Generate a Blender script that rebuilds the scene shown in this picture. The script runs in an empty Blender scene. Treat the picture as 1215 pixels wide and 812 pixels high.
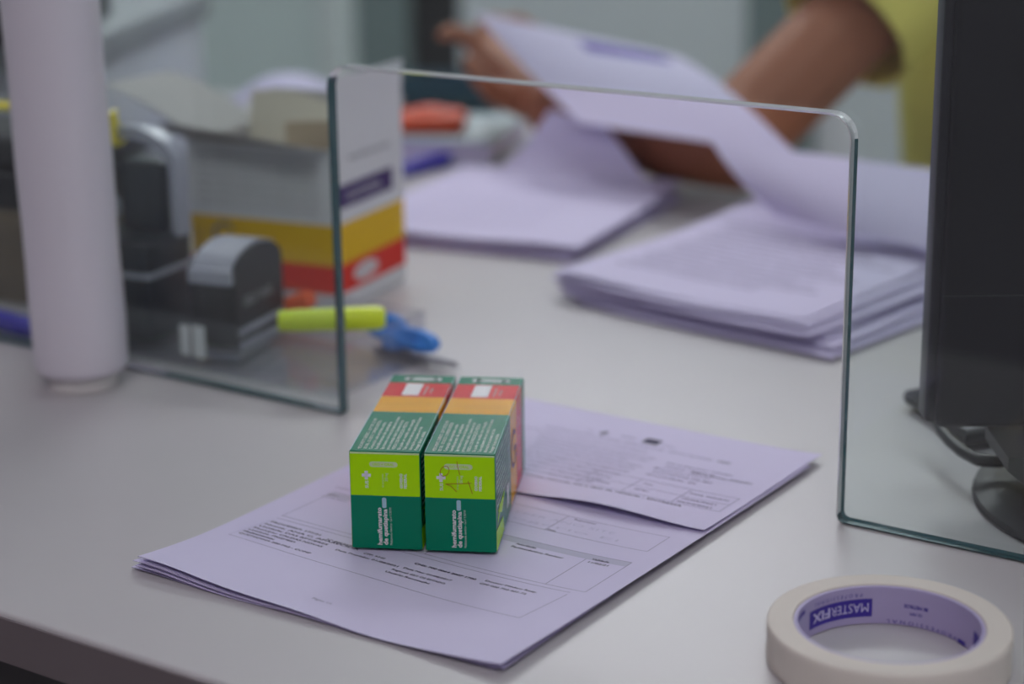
import bpy, bmesh, math, random
from mathutils import Vector, Matrix, Euler
random.seed(7)
R = math.radians
PI = math.pi
scn = bpy.context.scene
COL = scn.collection

# ------------------------------------------------------------------ camera model (metres; z = 0 is the counter top, x runs along the glass)
F_PX, CX, CY = 70 / 36 * 1215, 607.5, 406.0
TH, RO, YAW, CAMZ = R(16.5), R(0.7), R(34.2), 0.3747

def lev(x, y):
    c, s = math.cos(RO), math.sin(RO)
    x, y = c * x - s * y, s * x + c * y
    d = (x, math.cos(TH) - y * math.sin(TH), -math.sin(TH) - y * math.cos(TH))
    c, s = math.cos(YAW), math.sin(YAW)
    return Vector((c * d[0] - s * d[1], s * d[0] + c * d[1], d[2]))

FWDL = Vector((-math.sin(YAW), math.cos(YAW), 0))

def on(px, py, z=0.0):
    d = lev((px - CX) / F_PX, (py - CY) / F_PX)
    return d * ((z - CAMZ) / d.z) + Vector((0, 0, CAMZ))

def at(px, py, dep):
    d = lev((px - CX) / F_PX, (py - CY) / F_PX)
    return d * (dep / d.dot(FWDL)) + Vector((0, 0, CAMZ))

# ------------------------------------------------------------------ materials
MAT = {}

def mat(name, col, rough=0.5, spec=0.5, metal=0.0, noise=0.0, nscale=40.0, bump=0.0, trans=0.0, sub=0.0, coat=0.0, alpha=1.0):
    m = bpy.data.materials.new(name)
    m.use_nodes = True
    nt = m.node_tree
    b = nt.nodes['Principled BSDF']
    b.inputs['Base Color'].default_value = (*col, 1)
    b.inputs['Roughness'].default_value = rough
    b.inputs['Specular IOR Level'].default_value = spec
    b.inputs['Metallic'].default_value = metal
    b.inputs['Coat Weight'].default_value = coat
    b.inputs['Coat Roughness'].default_value = 0.08
    if sub:
        b.inputs['Subsurface Weight'].default_value = sub
        b.inputs['Subsurface Radius'].default_value = (0.012, 0.006, 0.004)
    if noise or bump:
        tc = nt.nodes.new('ShaderNodeTexCoord')
        n = nt.nodes.new('ShaderNodeTexNoise')
        n.inputs['Scale'].default_value = nscale
        n.inputs['Detail'].default_value = 4
        nt.links.new(tc.outputs['Object'], n.inputs['Vector'])
        if noise:
            mx = nt.nodes.new('ShaderNodeMix')
            mx.data_type = 'RGBA'
            mx.inputs[6].default_value = (*[c * (1 - noise) for c in col], 1)
            mx.inputs[7].default_value = (*[min(1, c * (1 + noise)) for c in col], 1)
            nt.links.new(n.outputs['Fac'], mx.inputs[0])
            nt.links.new(mx.outputs[2], b.inputs['Base Color'])
        if bump:
            bp = nt.nodes.new('ShaderNodeBump')
            bp.inputs['Strength'].default_value = bump
            bp.inputs['Distance'].default_value = 0.002
            nt.links.new(n.outputs['Fac'], bp.inputs['Height'])
            nt.links.new(bp.outputs['Normal'], b.inputs['Normal'])
    MAT[name] = m
    return m

def srgb(r, g, b):
    f = lambda c: (c / 255 / 12.92) if c / 255 <= 0.04045 else ((c / 255 + 0.055) / 1.055) ** 2.4
    return (f(r), f(g), f(b))

mat('laminate', (0.535, 0.515, 0.53), 0.38, 0.45, noise=0.02, nscale=25)
mat('edge_laminate', (0.17, 0.14, 0.15), 0.45, noise=0.03)
mat('panel_dark', (0.06, 0.055, 0.06), 0.6, noise=0.05)
mat('paper', (0.68, 0.63, 0.85), 0.7, 0.25, noise=0.012, nscale=60)
mat('paper_edge', (0.52, 0.45, 0.68), 0.8, 0.2, noise=0.12, nscale=300)
mat('paper_grey', (0.50, 0.48, 0.60), 0.75, 0.2)
mat('ink', (0.055, 0.045, 0.10), 0.6, 0.2)
mat('ink_soft', (0.22, 0.19, 0.32), 0.7, 0.2)
mat('ink_pale', (0.40, 0.36, 0.54), 0.7, 0.2)
mat('ink_band', (0.54, 0.52, 0.69), 0.7, 0.2)
mat('ink_faint', (0.56, 0.52, 0.72), 0.7, 0.2)
mat('ink_purple', (0.09, 0.05, 0.40), 0.7, 0.2)
mat('pack_green', (0.0, 0.215, 0.115), 0.25, 0.2)
mat('pack_lime', (0.46, 0.86, 0.0), 0.25, 0.2)
mat('pack_yellow', (0.90, 0.43, 0.0), 0.25, 0.2)
mat('pack_red', (0.74, 0.012, 0.018), 0.25, 0.2)
mat('pack_white', (0.80, 0.80, 0.82), 0.4, 0.4)
mat('pack_print', (0.62, 0.72, 0.66), 0.4, 0.4)
mat('pack_pill', (0.42, 0.66, 0.74), 0.4, 0.4)
mat('pack_limeprint', (0.62, 0.76, 0.42), 0.4, 0.4)
mat('pen_red', (0.40, 0.07, 0.0), 0.5)
mat('carton_white', (0.84, 0.84, 0.87), 0.5, 0.4, noise=0.02)
mat('carton_inside', (0.46, 0.445, 0.43), 0.7, 0.2, noise=0.04)
mat('carton_yellow', (0.92, 0.56, 0.0), 0.45, 0.4)
mat('carton_red', (0.86, 0.025, 0.008), 0.45, 0.4)
mat('carton_purple', (0.06, 0.025, 0.16), 0.45, 0.4)
mat('carton_print', (0.20, 0.20, 0.22), 0.5, 0.3)
mat('cream_paper', (0.74, 0.70, 0.58), 0.7, 0.2)
mat('tan_paper', (0.52, 0.42, 0.30), 0.7, 0.2)
mat('black_plastic', (0.018, 0.018, 0.022), 0.45, 0.5, noise=0.1, nscale=200)
mat('stamp_black', (0.012, 0.012, 0.015), 0.4, 0.5)
mat('stamp_dark', (0.010, 0.013, 0.022), 0.4, 0.5)
mat('stamp_grey', (0.42, 0.42, 0.50), 0.35, 0.5)
mat('stamp_print', (0.30, 0.30, 0.31), 0.5)
mat('monitor_black', (0.009, 0.007, 0.012), 0.5, 0.45, noise=0.15, nscale=900, bump=0.05)
mat('monitor_side', (0.024, 0.021, 0.030), 0.4, 0.5)
mat('dark_grey', (0.05, 0.05, 0.055), 0.5)
mat('mid_grey', (0.30, 0.30, 0.33), 0.45)
mat('film_white', (0.76, 0.72, 0.80), 0.35, 0.5, sub=0.0, noise=0.02, nscale=12, coat=0.2)
mat('card_core', (0.74, 0.71, 0.70), 0.7)
mat('tape_cream', (0.74, 0.68, 0.62), 0.65, 0.3, noise=0.02, nscale=120)
mat('tape_edge', (0.70, 0.66, 0.585), 0.7, 0.3, noise=0.03, nscale=300)
mat('core_lilac', (0.47, 0.41, 0.64), 0.5, 0.3)
mat('core_print', (0.055, 0.03, 0.34), 0.5)
mat('core_white', (0.66, 0.60, 0.88), 0.5)
mat('hl_yellow', (0.72, 0.86, 0.03), 0.35)
mat('hl_orange', (0.95, 0.13, 0.03), 0.35)
mat('blue_plastic', (0.06, 0.27, 0.80), 0.35)
mat('deep_blue', (0.03, 0.02, 0.46), 0.35)
mat('steel', (0.30, 0.29, 0.33), 0.3, metal=0.9)
mat('brown_card', (0.16, 0.115, 0.07), 0.7, noise=0.15, nscale=30)
mat('yellow_strip', (0.85, 0.68, 0.02), 0.4)
mat('cyan_cover', (0.44, 0.55, 0.58), 0.45)
mat('orange_red', (0.72, 0.10, 0.035), 0.5)
mat('teal', (0.045, 0.10, 0.14), 0.5)
mat('machine_pale', (0.62, 0.64, 0.70), 0.5)
mat('machine_grey', (0.32, 0.34, 0.36), 0.5)
mat('skin', (0.42, 0.165, 0.09), 0.55, 0.35, noise=0.12, nscale=18)
mat('nail', (0.50, 0.26, 0.20), 0.35)
mat('shirt_yellow', (0.92, 0.84, 0.22), 0.8, 0.15, noise=0.06, nscale=60, bump=0.15)
mat('trousers', (0.03, 0.035, 0.06), 0.85, 0.1)
mat('hair', (0.012, 0.009, 0.008), 0.5)
mat('eye_white', (0.75, 0.73, 0.70), 0.3)
mat('wall_green', (0.70, 0.80, 0.79), 0.75, 0.2, noise=0.02, nscale=3)
mat('wall_grey', (0.71, 0.755, 0.785), 0.75, 0.2, noise=0.02, nscale=3)
mat('ceiling_white', (0.72, 0.72, 0.74), 0.85, 0.1)
mat('floor_tile', (0.36, 0.35, 0.34), 0.35, 0.4, noise=0.06, nscale=2)
mat('door_dark', (0.018, 0.018, 0.018), 0.6, noise=0.1)
mat('trim_pale', (0.74, 0.80, 0.80), 0.6)
mat('trim_dark', (0.20, 0.26, 0.26), 0.6)
mat('stool_blue', (0.04, 0.06, 0.11), 0.7)

def glass_mat(name, tint, dust, ior=1.5, fac=1.0):
    m = bpy.data.materials.new(name); m.use_nodes = True
    nt = m.node_tree; N = nt.nodes; L = nt.links
    N.remove(N['Principled BSDF'])
    out = N['Material Output']
    tr = N.new('ShaderNodeBsdfTransparent'); tr.inputs[0].default_value = (*tint, 1)
    gl = N.new('ShaderNodeBsdfGlossy'); gl.inputs['Roughness'].default_value = 0.0
    gl.inputs['Color'].default_value = (fac, fac, fac, 1)
    lw = N.new('ShaderNodeLayerWeight'); lw.inputs['Blend'].default_value = 0.5
    pw = N.new('ShaderNodeMath'); pw.operation = 'POWER'; pw.inputs[1].default_value = 5.0
    fr = N.new('ShaderNodeMath'); fr.operation = 'MULTIPLY_ADD'; fr.inputs[1].default_value = 0.96; fr.inputs[2].default_value = 0.04
    L.new(lw.outputs['Facing'], pw.inputs[0]); L.new(pw.outputs[0], fr.inputs[0])
    mx = N.new('ShaderNodeMixShader')
    L.new(fr.outputs[0], mx.inputs[0]); L.new(tr.outputs[0], mx.inputs[1]); L.new(gl.outputs[0], mx.inputs[2])
    df = N.new('ShaderNodeBsdfDiffuse'); df.inputs[0].default_value = (0.75, 0.76, 0.80, 1)
    mx2 = N.new('ShaderNodeMixShader'); mx2.inputs[0].default_value = dust
    if dust:
        tc = N.new('ShaderNodeTexCoord'); no = N.new('ShaderNodeTexNoise')
        no.inputs['Scale'].default_value = 9; no.inputs['Detail'].default_value = 6
        mp = N.new('ShaderNodeMapRange')
        mp.inputs[1].default_value = 0.3; mp.inputs[2].default_value = 0.8
        mp.inputs[3].default_value = dust * 0.7; mp.inputs[4].default_value = dust * 1.5
        L.new(tc.outputs['Object'], no.inputs['Vector']); L.new(no.outputs['Fac'], mp.inputs[0]); L.new(mp.outputs[0], mx2.inputs[0])
    L.new(mx.outputs[0], mx2.inputs[1]); L.new(df.outputs[0], mx2.inputs[2])
    L.new(mx2.outputs[0], out.inputs[0])
    MAT[name] = m

glass_mat('clear_glass', (0.93, 0.965, 0.955), 0.006)
glass_mat('clear_acrylic', (0.93, 0.93, 0.95), 0.03)
scn.cycles.transparent_max_bounces = 48

def edge_mat():
    m = bpy.data.materials.new('glass_edge'); m.use_nodes = True
    nt = m.node_tree; N = nt.nodes; L = nt.links
    b = N['Principled BSDF']
    b.inputs['Base Color'].default_value = (0.016, 0.075, 0.090, 1)
    b.inputs['Roughness'].default_value = 0.12
    gl = N.new('ShaderNodeBsdfGlossy'); gl.inputs['Roughness'].default_value = 0.08
    gl.inputs['Color'].default_value = (0.85, 0.93, 0.95, 1)
    lw = N.new('ShaderNodeLayerWeight'); lw.inputs['Blend'].default_value = 0.5
    pw = N.new('ShaderNodeMath'); pw.operation = 'POWER'; pw.inputs[1].default_value = 4.0
    fr = N.new('ShaderNodeMath'); fr.operation = 'MULTIPLY_ADD'; fr.inputs[1].default_value = 0.5; fr.inputs[2].default_value = 0.08
    L.new(lw.outputs['Facing'], pw.inputs[0]); L.new(pw.outputs[0], fr.inputs[0])
    mx = N.new('ShaderNodeMixShader')
    L.new(fr.outputs[0], mx.inputs[0])
    L.new(b.outputs[0], mx.inputs[1]); L.new(gl.outputs[0], mx.inputs[2])
    L.new(mx.outputs[0], N['Material Output'].inputs[0])
    MAT['glass_edge'] = m
edge_mat()

def lit_edge():  # whitish copy of the glass edge, caught light painted into its colour
    m = bpy.data.materials.new('glass_edge_lit'); m.use_nodes = True
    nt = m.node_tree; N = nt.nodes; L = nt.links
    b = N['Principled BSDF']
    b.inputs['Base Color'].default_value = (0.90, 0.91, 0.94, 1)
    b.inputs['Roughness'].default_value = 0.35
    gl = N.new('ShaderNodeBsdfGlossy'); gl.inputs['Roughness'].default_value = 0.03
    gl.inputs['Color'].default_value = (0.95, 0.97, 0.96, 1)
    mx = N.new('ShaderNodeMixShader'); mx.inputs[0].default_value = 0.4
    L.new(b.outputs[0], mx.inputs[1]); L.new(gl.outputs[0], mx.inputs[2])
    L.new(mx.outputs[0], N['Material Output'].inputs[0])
    MAT['glass_edge_lit'] = m
lit_edge()

def emit_mat(name, col, s):
    m = bpy.data.materials.new(name); m.use_nodes = True
    nt = m.node_tree; nt.nodes.remove(nt.nodes['Principled BSDF'])
    e = nt.nodes.new('ShaderNodeEmission'); e.inputs[0].default_value = (*col, 1); e.inputs[1].default_value = s
    nt.links.new(e.outputs[0], nt.nodes['Material Output'].inputs[0])
    MAT[name] = m

# ------------------------------------------------------------------ mesh building
_tc = {}
def text_geo(s, size, bold=0.0):
    k = (s, round(size, 6), bold)
    if k in _tc: return _tc[k]
    cu = bpy.data.curves.new('t', 'FONT'); cu.body = s; cu.size = size; cu.resolution_u = 2
    cu.offset = bold * size
    ob = bpy.data.objects.new('t', cu); COL.objects.link(ob)
    bpy.context.view_layer.update()
    dg = bpy.context.evaluated_depsgraph_get()
    me = bpy.data.meshes.new_from_object(ob.evaluated_get(dg))
    vs = [(v.co.x, v.co.y) for v in me.vertices]; fs = [tuple(p.vertices) for p in me.polygons]
    bpy.data.objects.remove(ob); bpy.data.curves.remove(cu); bpy.data.meshes.remove(me)
    _tc[k] = (vs, fs)
    return vs, fs

class MB:
    def __init__(s):
        s.v = []; s.f = []; s.m = []; s.mats = []
    def mi(s, n):
        if n not in s.mats: s.mats.append(n)
        return s.mats.index(n)
    def add(s, m, vs, fs, M=None, fn=None):
        o = len(s.v); k = s.mi(m) if isinstance(m, str) else None
        for p in vs:
            p = Vector(p)
            if fn: p = Vector(fn(p))
            if M: p = M @ p
            s.v.append(p)
        for i, f in enumerate(fs):
            s.f.append(tuple(o + j for j in f)); s.m.append(k if k is not None else s.mi(m[i]))
        return s
    def bm(s, m, b, M=None, fn=None):
        b.verts.ensure_lookup_table(); b.verts.index_update()
        s.add(m, [v.co.copy() for v in b.verts], [tuple(v.index for v in f.verts) for f in b.faces], M, fn)
        b.free(); return s
    def box(s, m, x0, y0, z0, x1, y1, z1, bev=0.0, seg=2, M=None, fn=None):
        b = bmesh.new(); bmesh.ops.create_cube(b, size=1)
        for v in b.verts:
            v.co = Vector(((x0 + x1) / 2 + v.co.x * (x1 - x0), (y0 + y1) / 2 + v.co.y * (y1 - y0), (z0 + z1) / 2 + v.co.z * (z1 - z0)))
        if bev: bmesh.ops.bevel(b, geom=b.edges[:], offset=bev, segments=seg, affect='EDGES', profile=0.5)
        return s.bm(m, b, M, fn)
    def lathe(s, m, prof, seg=64, M=None, closed=False):
        vs = []; fs = []; n = len(prof)
        for i in range(seg):
            a = 2 * PI * i / seg
            for r, z in prof: vs.append((r * math.cos(a), r * math.sin(a), z))
        for i in range(seg):
            j = (i + 1) % seg
            for k in range(n if closed else n - 1):
                q = (k + 1) % n
                fs.append((i * n + k, j * n + k, j * n + q, i * n + q))
        if not closed:
            if prof[0][0] > 1e-6: fs.append(tuple(i * n for i in range(seg))[::-1])
            if prof[-1][0] > 1e-6: fs.append(tuple(i * n + n - 1 for i in range(seg)))
        return s.add(m, vs, fs, M)
    def tube(s, m, pts, r, seg=12, M=None, closed=False, flat=1.0):
        pts = [Vector(p) for p in pts]; n = len(pts)
        rr = r if isinstance(r, (list, tuple)) else [r] * n
        vs = []; fs = []; up = Vector((0, 0, 1)); last = None
        for i, p in enumerate(pts):
            a = pts[(i - 1) % n] if (closed or i > 0) else p
            b = pts[(i + 1) % n] if (closed or i < n - 1) else p
            t = (b - a).normalized()
            if last is None:
                u = t.cross(up)
                if u.length < 1e-3: u = t.cross(Vector((1, 0, 0)))
            else: u = last - t * last.dot(t)
            u.normalize(); w = u.cross(t).normalized(); last = u
            for k in range(seg):
                an = 2 * PI * k / seg
                vs.append(p + (u * math.cos(an) + w * math.sin(an) * flat) * rr[i])
        for i in range(n if closed else n - 1):
            j = (i + 1) % n
            for k in range(seg):
                q = (k + 1) % seg
                fs.append((i * seg + k, i * seg + q, j * seg + q, j * seg + k))
        if not closed:
            fs.append(tuple(range(seg))[::-1]); fs.append(tuple((n - 1) * seg + k for k in range(seg)))
        return s.add(m, vs, fs, M)
    def grid(s, m, fn, nu, nv, th=0.0, medge=None):
        """closed thin sheet: fn(u,v,k) k=0 top, 1 underside; u,v in 0..1"""
        vs = []; fs = []; ms = []
        W = nu + 1
        for k in range(2 if th else 1):
            for j in range(nv + 1):
                for i in range(nu + 1):
                    vs.append(fn(i / nu, j / nv, k))
        K = W * (nv + 1)
        for j in range(nv):
            for i in range(nu):
                a = j * W + i
                fs.append((a, a + 1, a + W + 1, a + W)); ms.append(m)
                if th: fs.append((K + a, K + a + W, K + a + W + 1, K + a + 1)); ms.append(m)
        if th:
            e = medge or m
            for i in range(nu):
                fs.append((i, K + i, K + i + 1, i + 1)); ms.append(e)
                a = nv * W + i; fs.append((a, a + 1, K + a + 1, K + a)); ms.append(e)
            for j in range(nv):
                a = j * W; fs.append((a, a + W, K + a + W, K + a)); ms.append(e)
                a = j * W + nu; fs.append((a, K + a, K + a + W, a + W)); ms.append(e)
        return s.add(ms, vs, fs)
    def prism(s, m, out, t, M=None, medge=None):
        n = len(out)
        vs = [(x, y, 0) for x, y in out] + [(x, y, t) for x, y in out]
        fs = [tuple(range(n))[::-1], tuple(range(n, 2 * n))]; ms = [m, m]
        for i in range(n):
            j = (i + 1) % n; fs.append((i, j, n + j, n + i)); ms.append(medge or m)
        return s.add(ms, vs, fs, M)
    def text(s, m, txt, size, fn, align='L', bold=0.0, fit=None):
        """fn maps (x,y) text-plane metres to a 3D point"""
        vs, fs = text_geo(txt, size, bold)
        if not vs: return s
        x0 = min(v[0] for v in vs); x1 = max(v[0] for v in vs)
        sc = (fit / (x1 - x0)) if fit else 1.0
        dx = -x0 if align == 'L' else (-(x0 + x1) / 2 if align == 'C' else -x1)
        return s.add(m, [fn((v[0] + dx) * sc, v[1]) for v in vs], fs)
    def ribbon(s, m, pts, w, fn):
        vs = []; fs = []
        for i, p in enumerate(pts):
            a = pts[max(0, i - 1)]; b = pts[min(len(pts) - 1, i + 1)]
            tx, ty = b[0] - a[0], b[1] - a[1]; l = math.hypot(tx, ty) or 1
            nx, ny = -ty / l * w / 2, tx / l * w / 2
            vs += [fn(p[0] + nx, p[1] + ny), fn(p[0] - nx, p[1] - ny)]
        for i in range(len(pts) - 1): fs.append((2 * i, 2 * i + 1, 2 * i + 3, 2 * i + 2))
        return s.add(m, vs, fs)
    def rect(s, m, x0, y0, x1, y1, fn, nx=1, ny=1):
        vs = []; fs = []
        for j in range(ny + 1):
            for i in range(nx + 1): vs.append(fn(x0 + (x1 - x0) * i / nx, y0 + (y1 - y0) * j / ny))
        for j in range(ny):
            for i in range(nx):
                a = j * (nx + 1) + i; fs.append((a, a + 1, a + nx + 2, a + nx + 1))
        return s.add(m, vs, fs)
    def disc(s, m, cx, cy, rx, ry, fn, seg=24):
        return s.add(m, [fn(cx + rx * math.cos(2 * PI * i / seg), cy + ry * math.sin(2 * PI * i / seg)) for i in range(seg)], [tuple(range(seg))])
    def build(s, name, parent=None, loc=None, rz=0.0, smooth=35, rot=None):
        me = bpy.data.meshes.new(name)
        me.from_pydata([tuple(p) for p in s.v], [], s.f)
        for n in s.mats: me.materials.append(MAT[n])
        for p, k in zip(me.polygons, s.m): p.material_index = k
        me.update()
        if smooth:
            for p in me.polygons: p.use_smooth = True
            me.set_sharp_from_angle(angle=R(smooth))
        o = bpy.data.objects.new(name, me); COL.objects.link(o)
        if parent: o.parent = parent
        if loc is not None: o.location = loc
        o.rotation_euler = rot if rot else (0, 0, rz)
        return o

def tag(o, label, cat, group=None):
    o['label'] = label; o['category'] = cat
    if group: o['group'] = group
    return o

def thing(name, label, cat, loc=(0, 0, 0), rz=0.0, group=None):
    o = bpy.data.objects.new(name, None); COL.objects.link(o); o.empty_display_size = 0.02
    o.location = loc; o.rotation_euler = (0, 0, rz)
    return tag(o, label, cat, group)

def struct(o):
    o['kind'] = 'structure'; return o

# ------------------------------------------------------------------ setting
FZ = -0.76
b = MB(); b.box('floor_tile', -4.2, -1.5, FZ - 0.05, 1.6, 3.45, FZ); struct(b.build('floor', smooth=0))
b = MB(); b.box('ceiling_white', -4.2, -1.5, 1.94, 1.6, 3.45, 1.99); struct(b.build('ceiling', smooth=0))
WY = 3.3
b = MB()
b.box('wall_green', -4.2, WY, FZ, -2.66, WY + 0.12, 1.94)
b.box('wall_grey', -2.36, WY, FZ, 1.6, WY + 0.12, 1.94)  # same wall as the green side; light variation put into the tint
b.box('wall_grey', -2.66, WY, 1.3, -2.36, WY + 0.12, 1.94)
struct(b.build('wall_back', smooth=0))
b = MB(); b.box('wall_green', -4.2, -1.5, FZ, -4.1, WY, 1.94); struct(b.build('wall_left', smooth=0))
b = MB(); b.box('wall_grey', 1.5, -1.5, FZ, 1.6, WY, 1.94); struct(b.build('wall_right', smooth=0))
b = MB()
b.box('door_dark', -2.655, WY + 0.05, FZ, -2.365, WY + 0.09, 1.3, 0.004)
b.box('trim_dark', -2.655, WY + 0.03, FZ, -2.52, WY + 0.05, 1.3, 0.004)
struct(b.build('door_1', smooth=0))
b = MB(); b.box('trim_pale', -2.72, WY - 0.02, FZ, -2.655, WY + 0.03, 1.34, 0.004); struct(b.build('trim_1', smooth=0))
b = MB(); b.box('trim_dark', -1.70, WY - 0.025, FZ, -1.565, WY - 0.001, 1.94, 0.004); struct(b.build('trim_2', smooth=0))

# counter
c = thing('counter', 'wide pale grey laminate service counter carrying everything', 'counter', (0, 0, 0))
CX0, CX1, CY0, CY1 = -2.3, 1.2, 0.5615, 1.72
b = MB(); b.box('laminate', CX0, CY0 + 0.0005, -0.024, CX1, CY1, 0, 0.0025, 3); b.build('worktop', c)
b = MB(); b.box('edge_laminate', CX0, CY0 - 0.0008, -0.0245, CX1, CY0 + 0.0006, -0.0022); b.build('edge_band', c, smooth=0)
b = MB(); b.box('panel_dark', CX0 + 0.03, CY0 + 0.035, FZ, CX1 - 0.03, CY0 + 0.055, -0.0245); b.build('front_panel', c, smooth=0)
for x in (CX0 + 0.05, CX1 - 0.07):
    b = MB(); b.box('panel_dark', x, CY0 + 0.06, FZ, x + 0.02, CY1 - 0.35, -0.0245); b.build('side_panel', c, smooth=0)

# ------------------------------------------------------------------ glass screen with the pass-through
def glass():
    X0, X1, ZT = -1.7, 0.5, 0.62
    xl, xr, zt, r = -0.7105, -0.3925, 0.2065, 0.0115
    out = [(X0, 0.0), (xl - 0.0015, 0.0), (xl, 0.0015)]
    for i in range(7):
        a = PI - PI / 2 * i / 6
        out.append((xl + r + r * math.cos(a), zt - r + r * math.sin(a)))
    for i in range(7):
        a = PI / 2 - PI / 2 * i / 6
        out.append((xr - r + r * math.cos(a), zt - r + r * math.sin(a)))
    out += [(xr, 0.004)]
    out += [(xr + 0.0012, 0.0012), (xr + 0.004, 0.0), (X1, 0.0), (X1, ZT), (X0, ZT)]
    th, be = 0.008, 0.0013
    # inset ring for the ground chamfer along every edge
    n = len(out)
    def inset(d):
        res = []
        for i in range(n):
            p0, p1, p2 = Vector(out[i - 1]), Vector(out[i]), Vector(out[(i + 1) % n])
            e1 = (p1 - p0).normalized(); e2 = (p2 - p1).normalized()
            n1 = Vector((-e1.y, e1.x)); n2 = Vector((-e2.y, e2.x))
            k = (n1 + n2).normalized(); q = max(0.4, k.dot(n1))
            res.append(p1 + k * d / q)
        return res
    ins = inset(be)
    vs = [(p[0], 0, p[1]) for p in ins] + [(p[0], be, p[1]) for p in out] + [(p[0], th - be, p[1]) for p in out] + [(p[0], th, p[1]) for p in ins]
    fs = [tuple(range(n)), tuple(range(3 * n, 4 * n))[::-1]]; ms = ['clear_glass'] * 2
    for k in range(3):
        for i in range(n):
            j = (i + 1) % n; fs.append((k * n + i, (k + 1) * n + i, (k + 1) * n + j, k * n + j)); ms.append('glass_edge_lit' if 5 <= i <= 16 and not (i == 16 and k == 2) else 'glass_edge')
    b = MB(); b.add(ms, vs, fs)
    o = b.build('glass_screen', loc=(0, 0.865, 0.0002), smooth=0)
    tag(o, 'clear glass counter screen with a rounded rectangular pass-through opening', 'glass screen')
glass()

# ------------------------------------------------------------------ printed forms under the boxes
def sheet(name, w, h, zf, contents, loc, rz, label, cat='paper', group=None, nu=42, nv=60, th=0.00025, parent=None, base='paper', fn=None):
    def surf(u, v, off=0.0):
        if fn: p = fn(u, v)
        else: p = Vector((u, v, zf(u, v)))
        if off:
            e = 0.0015
            g = fn if fn else (lambda a, c: Vector((a, c, zf(a, c))))
            nn = (g(u + e, v) - g(u - e, v)).cross(g(u, v + e) - g(u, v - e)).normalized()
            p = p + nn * off
        return p
    b = MB()
    b.grid(base, lambda u, v, k: surf(u * w, v * h, -th if k else 0.0), nu, nv, th, 'paper_edge')
    off = 0.00012
    for c in contents:
        k = c[0]
        if k == 't':       # text: u, v, size, string, material, bold, fit
            _, u0, v0, sz, s, m = c[:6]
            bold = c[6] if len(c) > 6 else 0.0; fit = c[7] if len(c) > 7 else None
            b.text(m, s, sz, lambda x, y: surf(u0 + x, v0 + y, off), 'L', bold, fit)
        elif k == 'l':     # line
            _, u0, v0, u1, v1, lw, m = c
            n = max(1, int(math.hypot(u1 - u0, v1 - v0) / 0.004))
            b.ribbon(m, [(u0 + (u1 - u0) * i / n, v0 + (v1 - v0) * i / n) for i in range(n + 1)], lw, lambda x, y: surf(x, y, off))
        elif k == 'r':
            _, u0, v0, u1, v1, m = c
            b.rect(m, u0, v0, u1, v1, lambda x, y: surf(x, y, off * 0.6), max(1, int(abs(u1 - u0) / 0.004)), max(1, int(abs(v1 - v0) / 0.004)))
        elif k == 'p':     # polyline
            _, pts, lw, m = c
            b.ribbon(m, pts, lw, lambda x, y: surf(x, y, off))
    o = b.build(name, parent, loc, rz, smooth=60)
    if label: tag(o, label, cat, group)
    return o

def frame(u0, v0, u1, v1, lw=0.0003, m='ink_soft'):
    return [('l', u0, v0, u1, v0, lw, m), ('l', u0, v1, u1, v1, lw, m), ('l', u0, v0, u0, v1, lw, m), ('l', u1, v0, u1, v1, lw, m)]

def curl(a, ru, rv, edge):
    return lambda u, v: a * math.exp(-(u / ru) ** 2) * math.exp(-max(0, v) / rv) + edge * math.exp(-max(0, 0.21 - u) / 0.026) * (0.35 + 0.65 * math.exp(-max(0, v) / 0.12)) + 0.0006 * math.sin(u * 70 + 1) * math.exp(-max(0, v) / 0.04)

mm = 0.001
T = lambda u, v, sz, s, m='ink', bold=0.012, fit=None: ('t', u * mm, v * mm, sz * mm, s, m, bold, fit * mm if fit else None)
low = []
DK = 0.02
low += [T(16, 77.6, 2.5, 'PROCESSO: 177/21', bold=0.022, fit=32), T(54, 75.3, 2.4, 'Nº 80630/21', bold=0.022, fit=17)]
low += [T(15.5, 73.6, 2.5, 'Nome: ANA C. APARECIDA', bold=0.022, fit=60), T(80, 71.6, 2.4, 'CPF: 9340', bold=0.022, fit=13)]
low += [T(15, 69.9, 2.5, 'Unidade: DAS RPT/ERES', bold=0.022, fit=44), T(14.5, 66.3, 2.5, 'Município: CALDAS NOVAS', bold=0.022, fit=44)]
low += [T(14, 62.9, 2.4, 'Unidade: PRISMED', bold=0.022, fit=30), T(13.5, 59.7, 2.4, 'Medicamentos:', bold=0.04, fit=20)]
low += [T(13.3, 56.3, 2.4, 'QUETIAPINA 200 MG - COMP', bold=0.022, fit=46)]
low += [T(66, 67.4, 2.4, 'Data Previsão: 01/08/2021', bold=0.022, fit=38)]
low += [T(108, 75.2, 2.4, 'CNS: 700 0064 2007 1700', bold=0.04, fit=36)]
low += [T(107, 68.0, 2.35, 'Data Nas: 01/08/2017', bold=0.022, fit=28), T(103.5, 63.4, 2.35, 'Regional: 03/1 OS ESTADO', bold=0.022, fit=31), T(102.5, 59.6, 2.35, 'Usuário Renovação', bold=0.022, fit=26)]
low += [T(148.5, 76.7, 2.35, 'Doutor Médico Resp.', bold=0.022, fit=29), T(148, 72.6, 2.35, 'CPF 000 750 401-72', bold=0.022, fit=26)]
low += [('l', 11 * mm, 52 * mm, 187 * mm, 48.5 * mm, 0.0003, 'ink_soft'), ('l', 187 * mm, 48.5 * mm, 191 * mm, 82 * mm, 0.0003, 'ink_soft'), ('l', 11 * mm, 52 * mm, 15 * mm, 82 * mm, 0.00025, 'ink_pale'), ('l', 15 * mm, 84 * mm, 191 * mm, 84.5 * mm, 0.0003, 'ink_soft')]
low += [T(95, 14.6, 2.8, 'Página 1/1', 'ink_soft', 0.0)]
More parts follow.
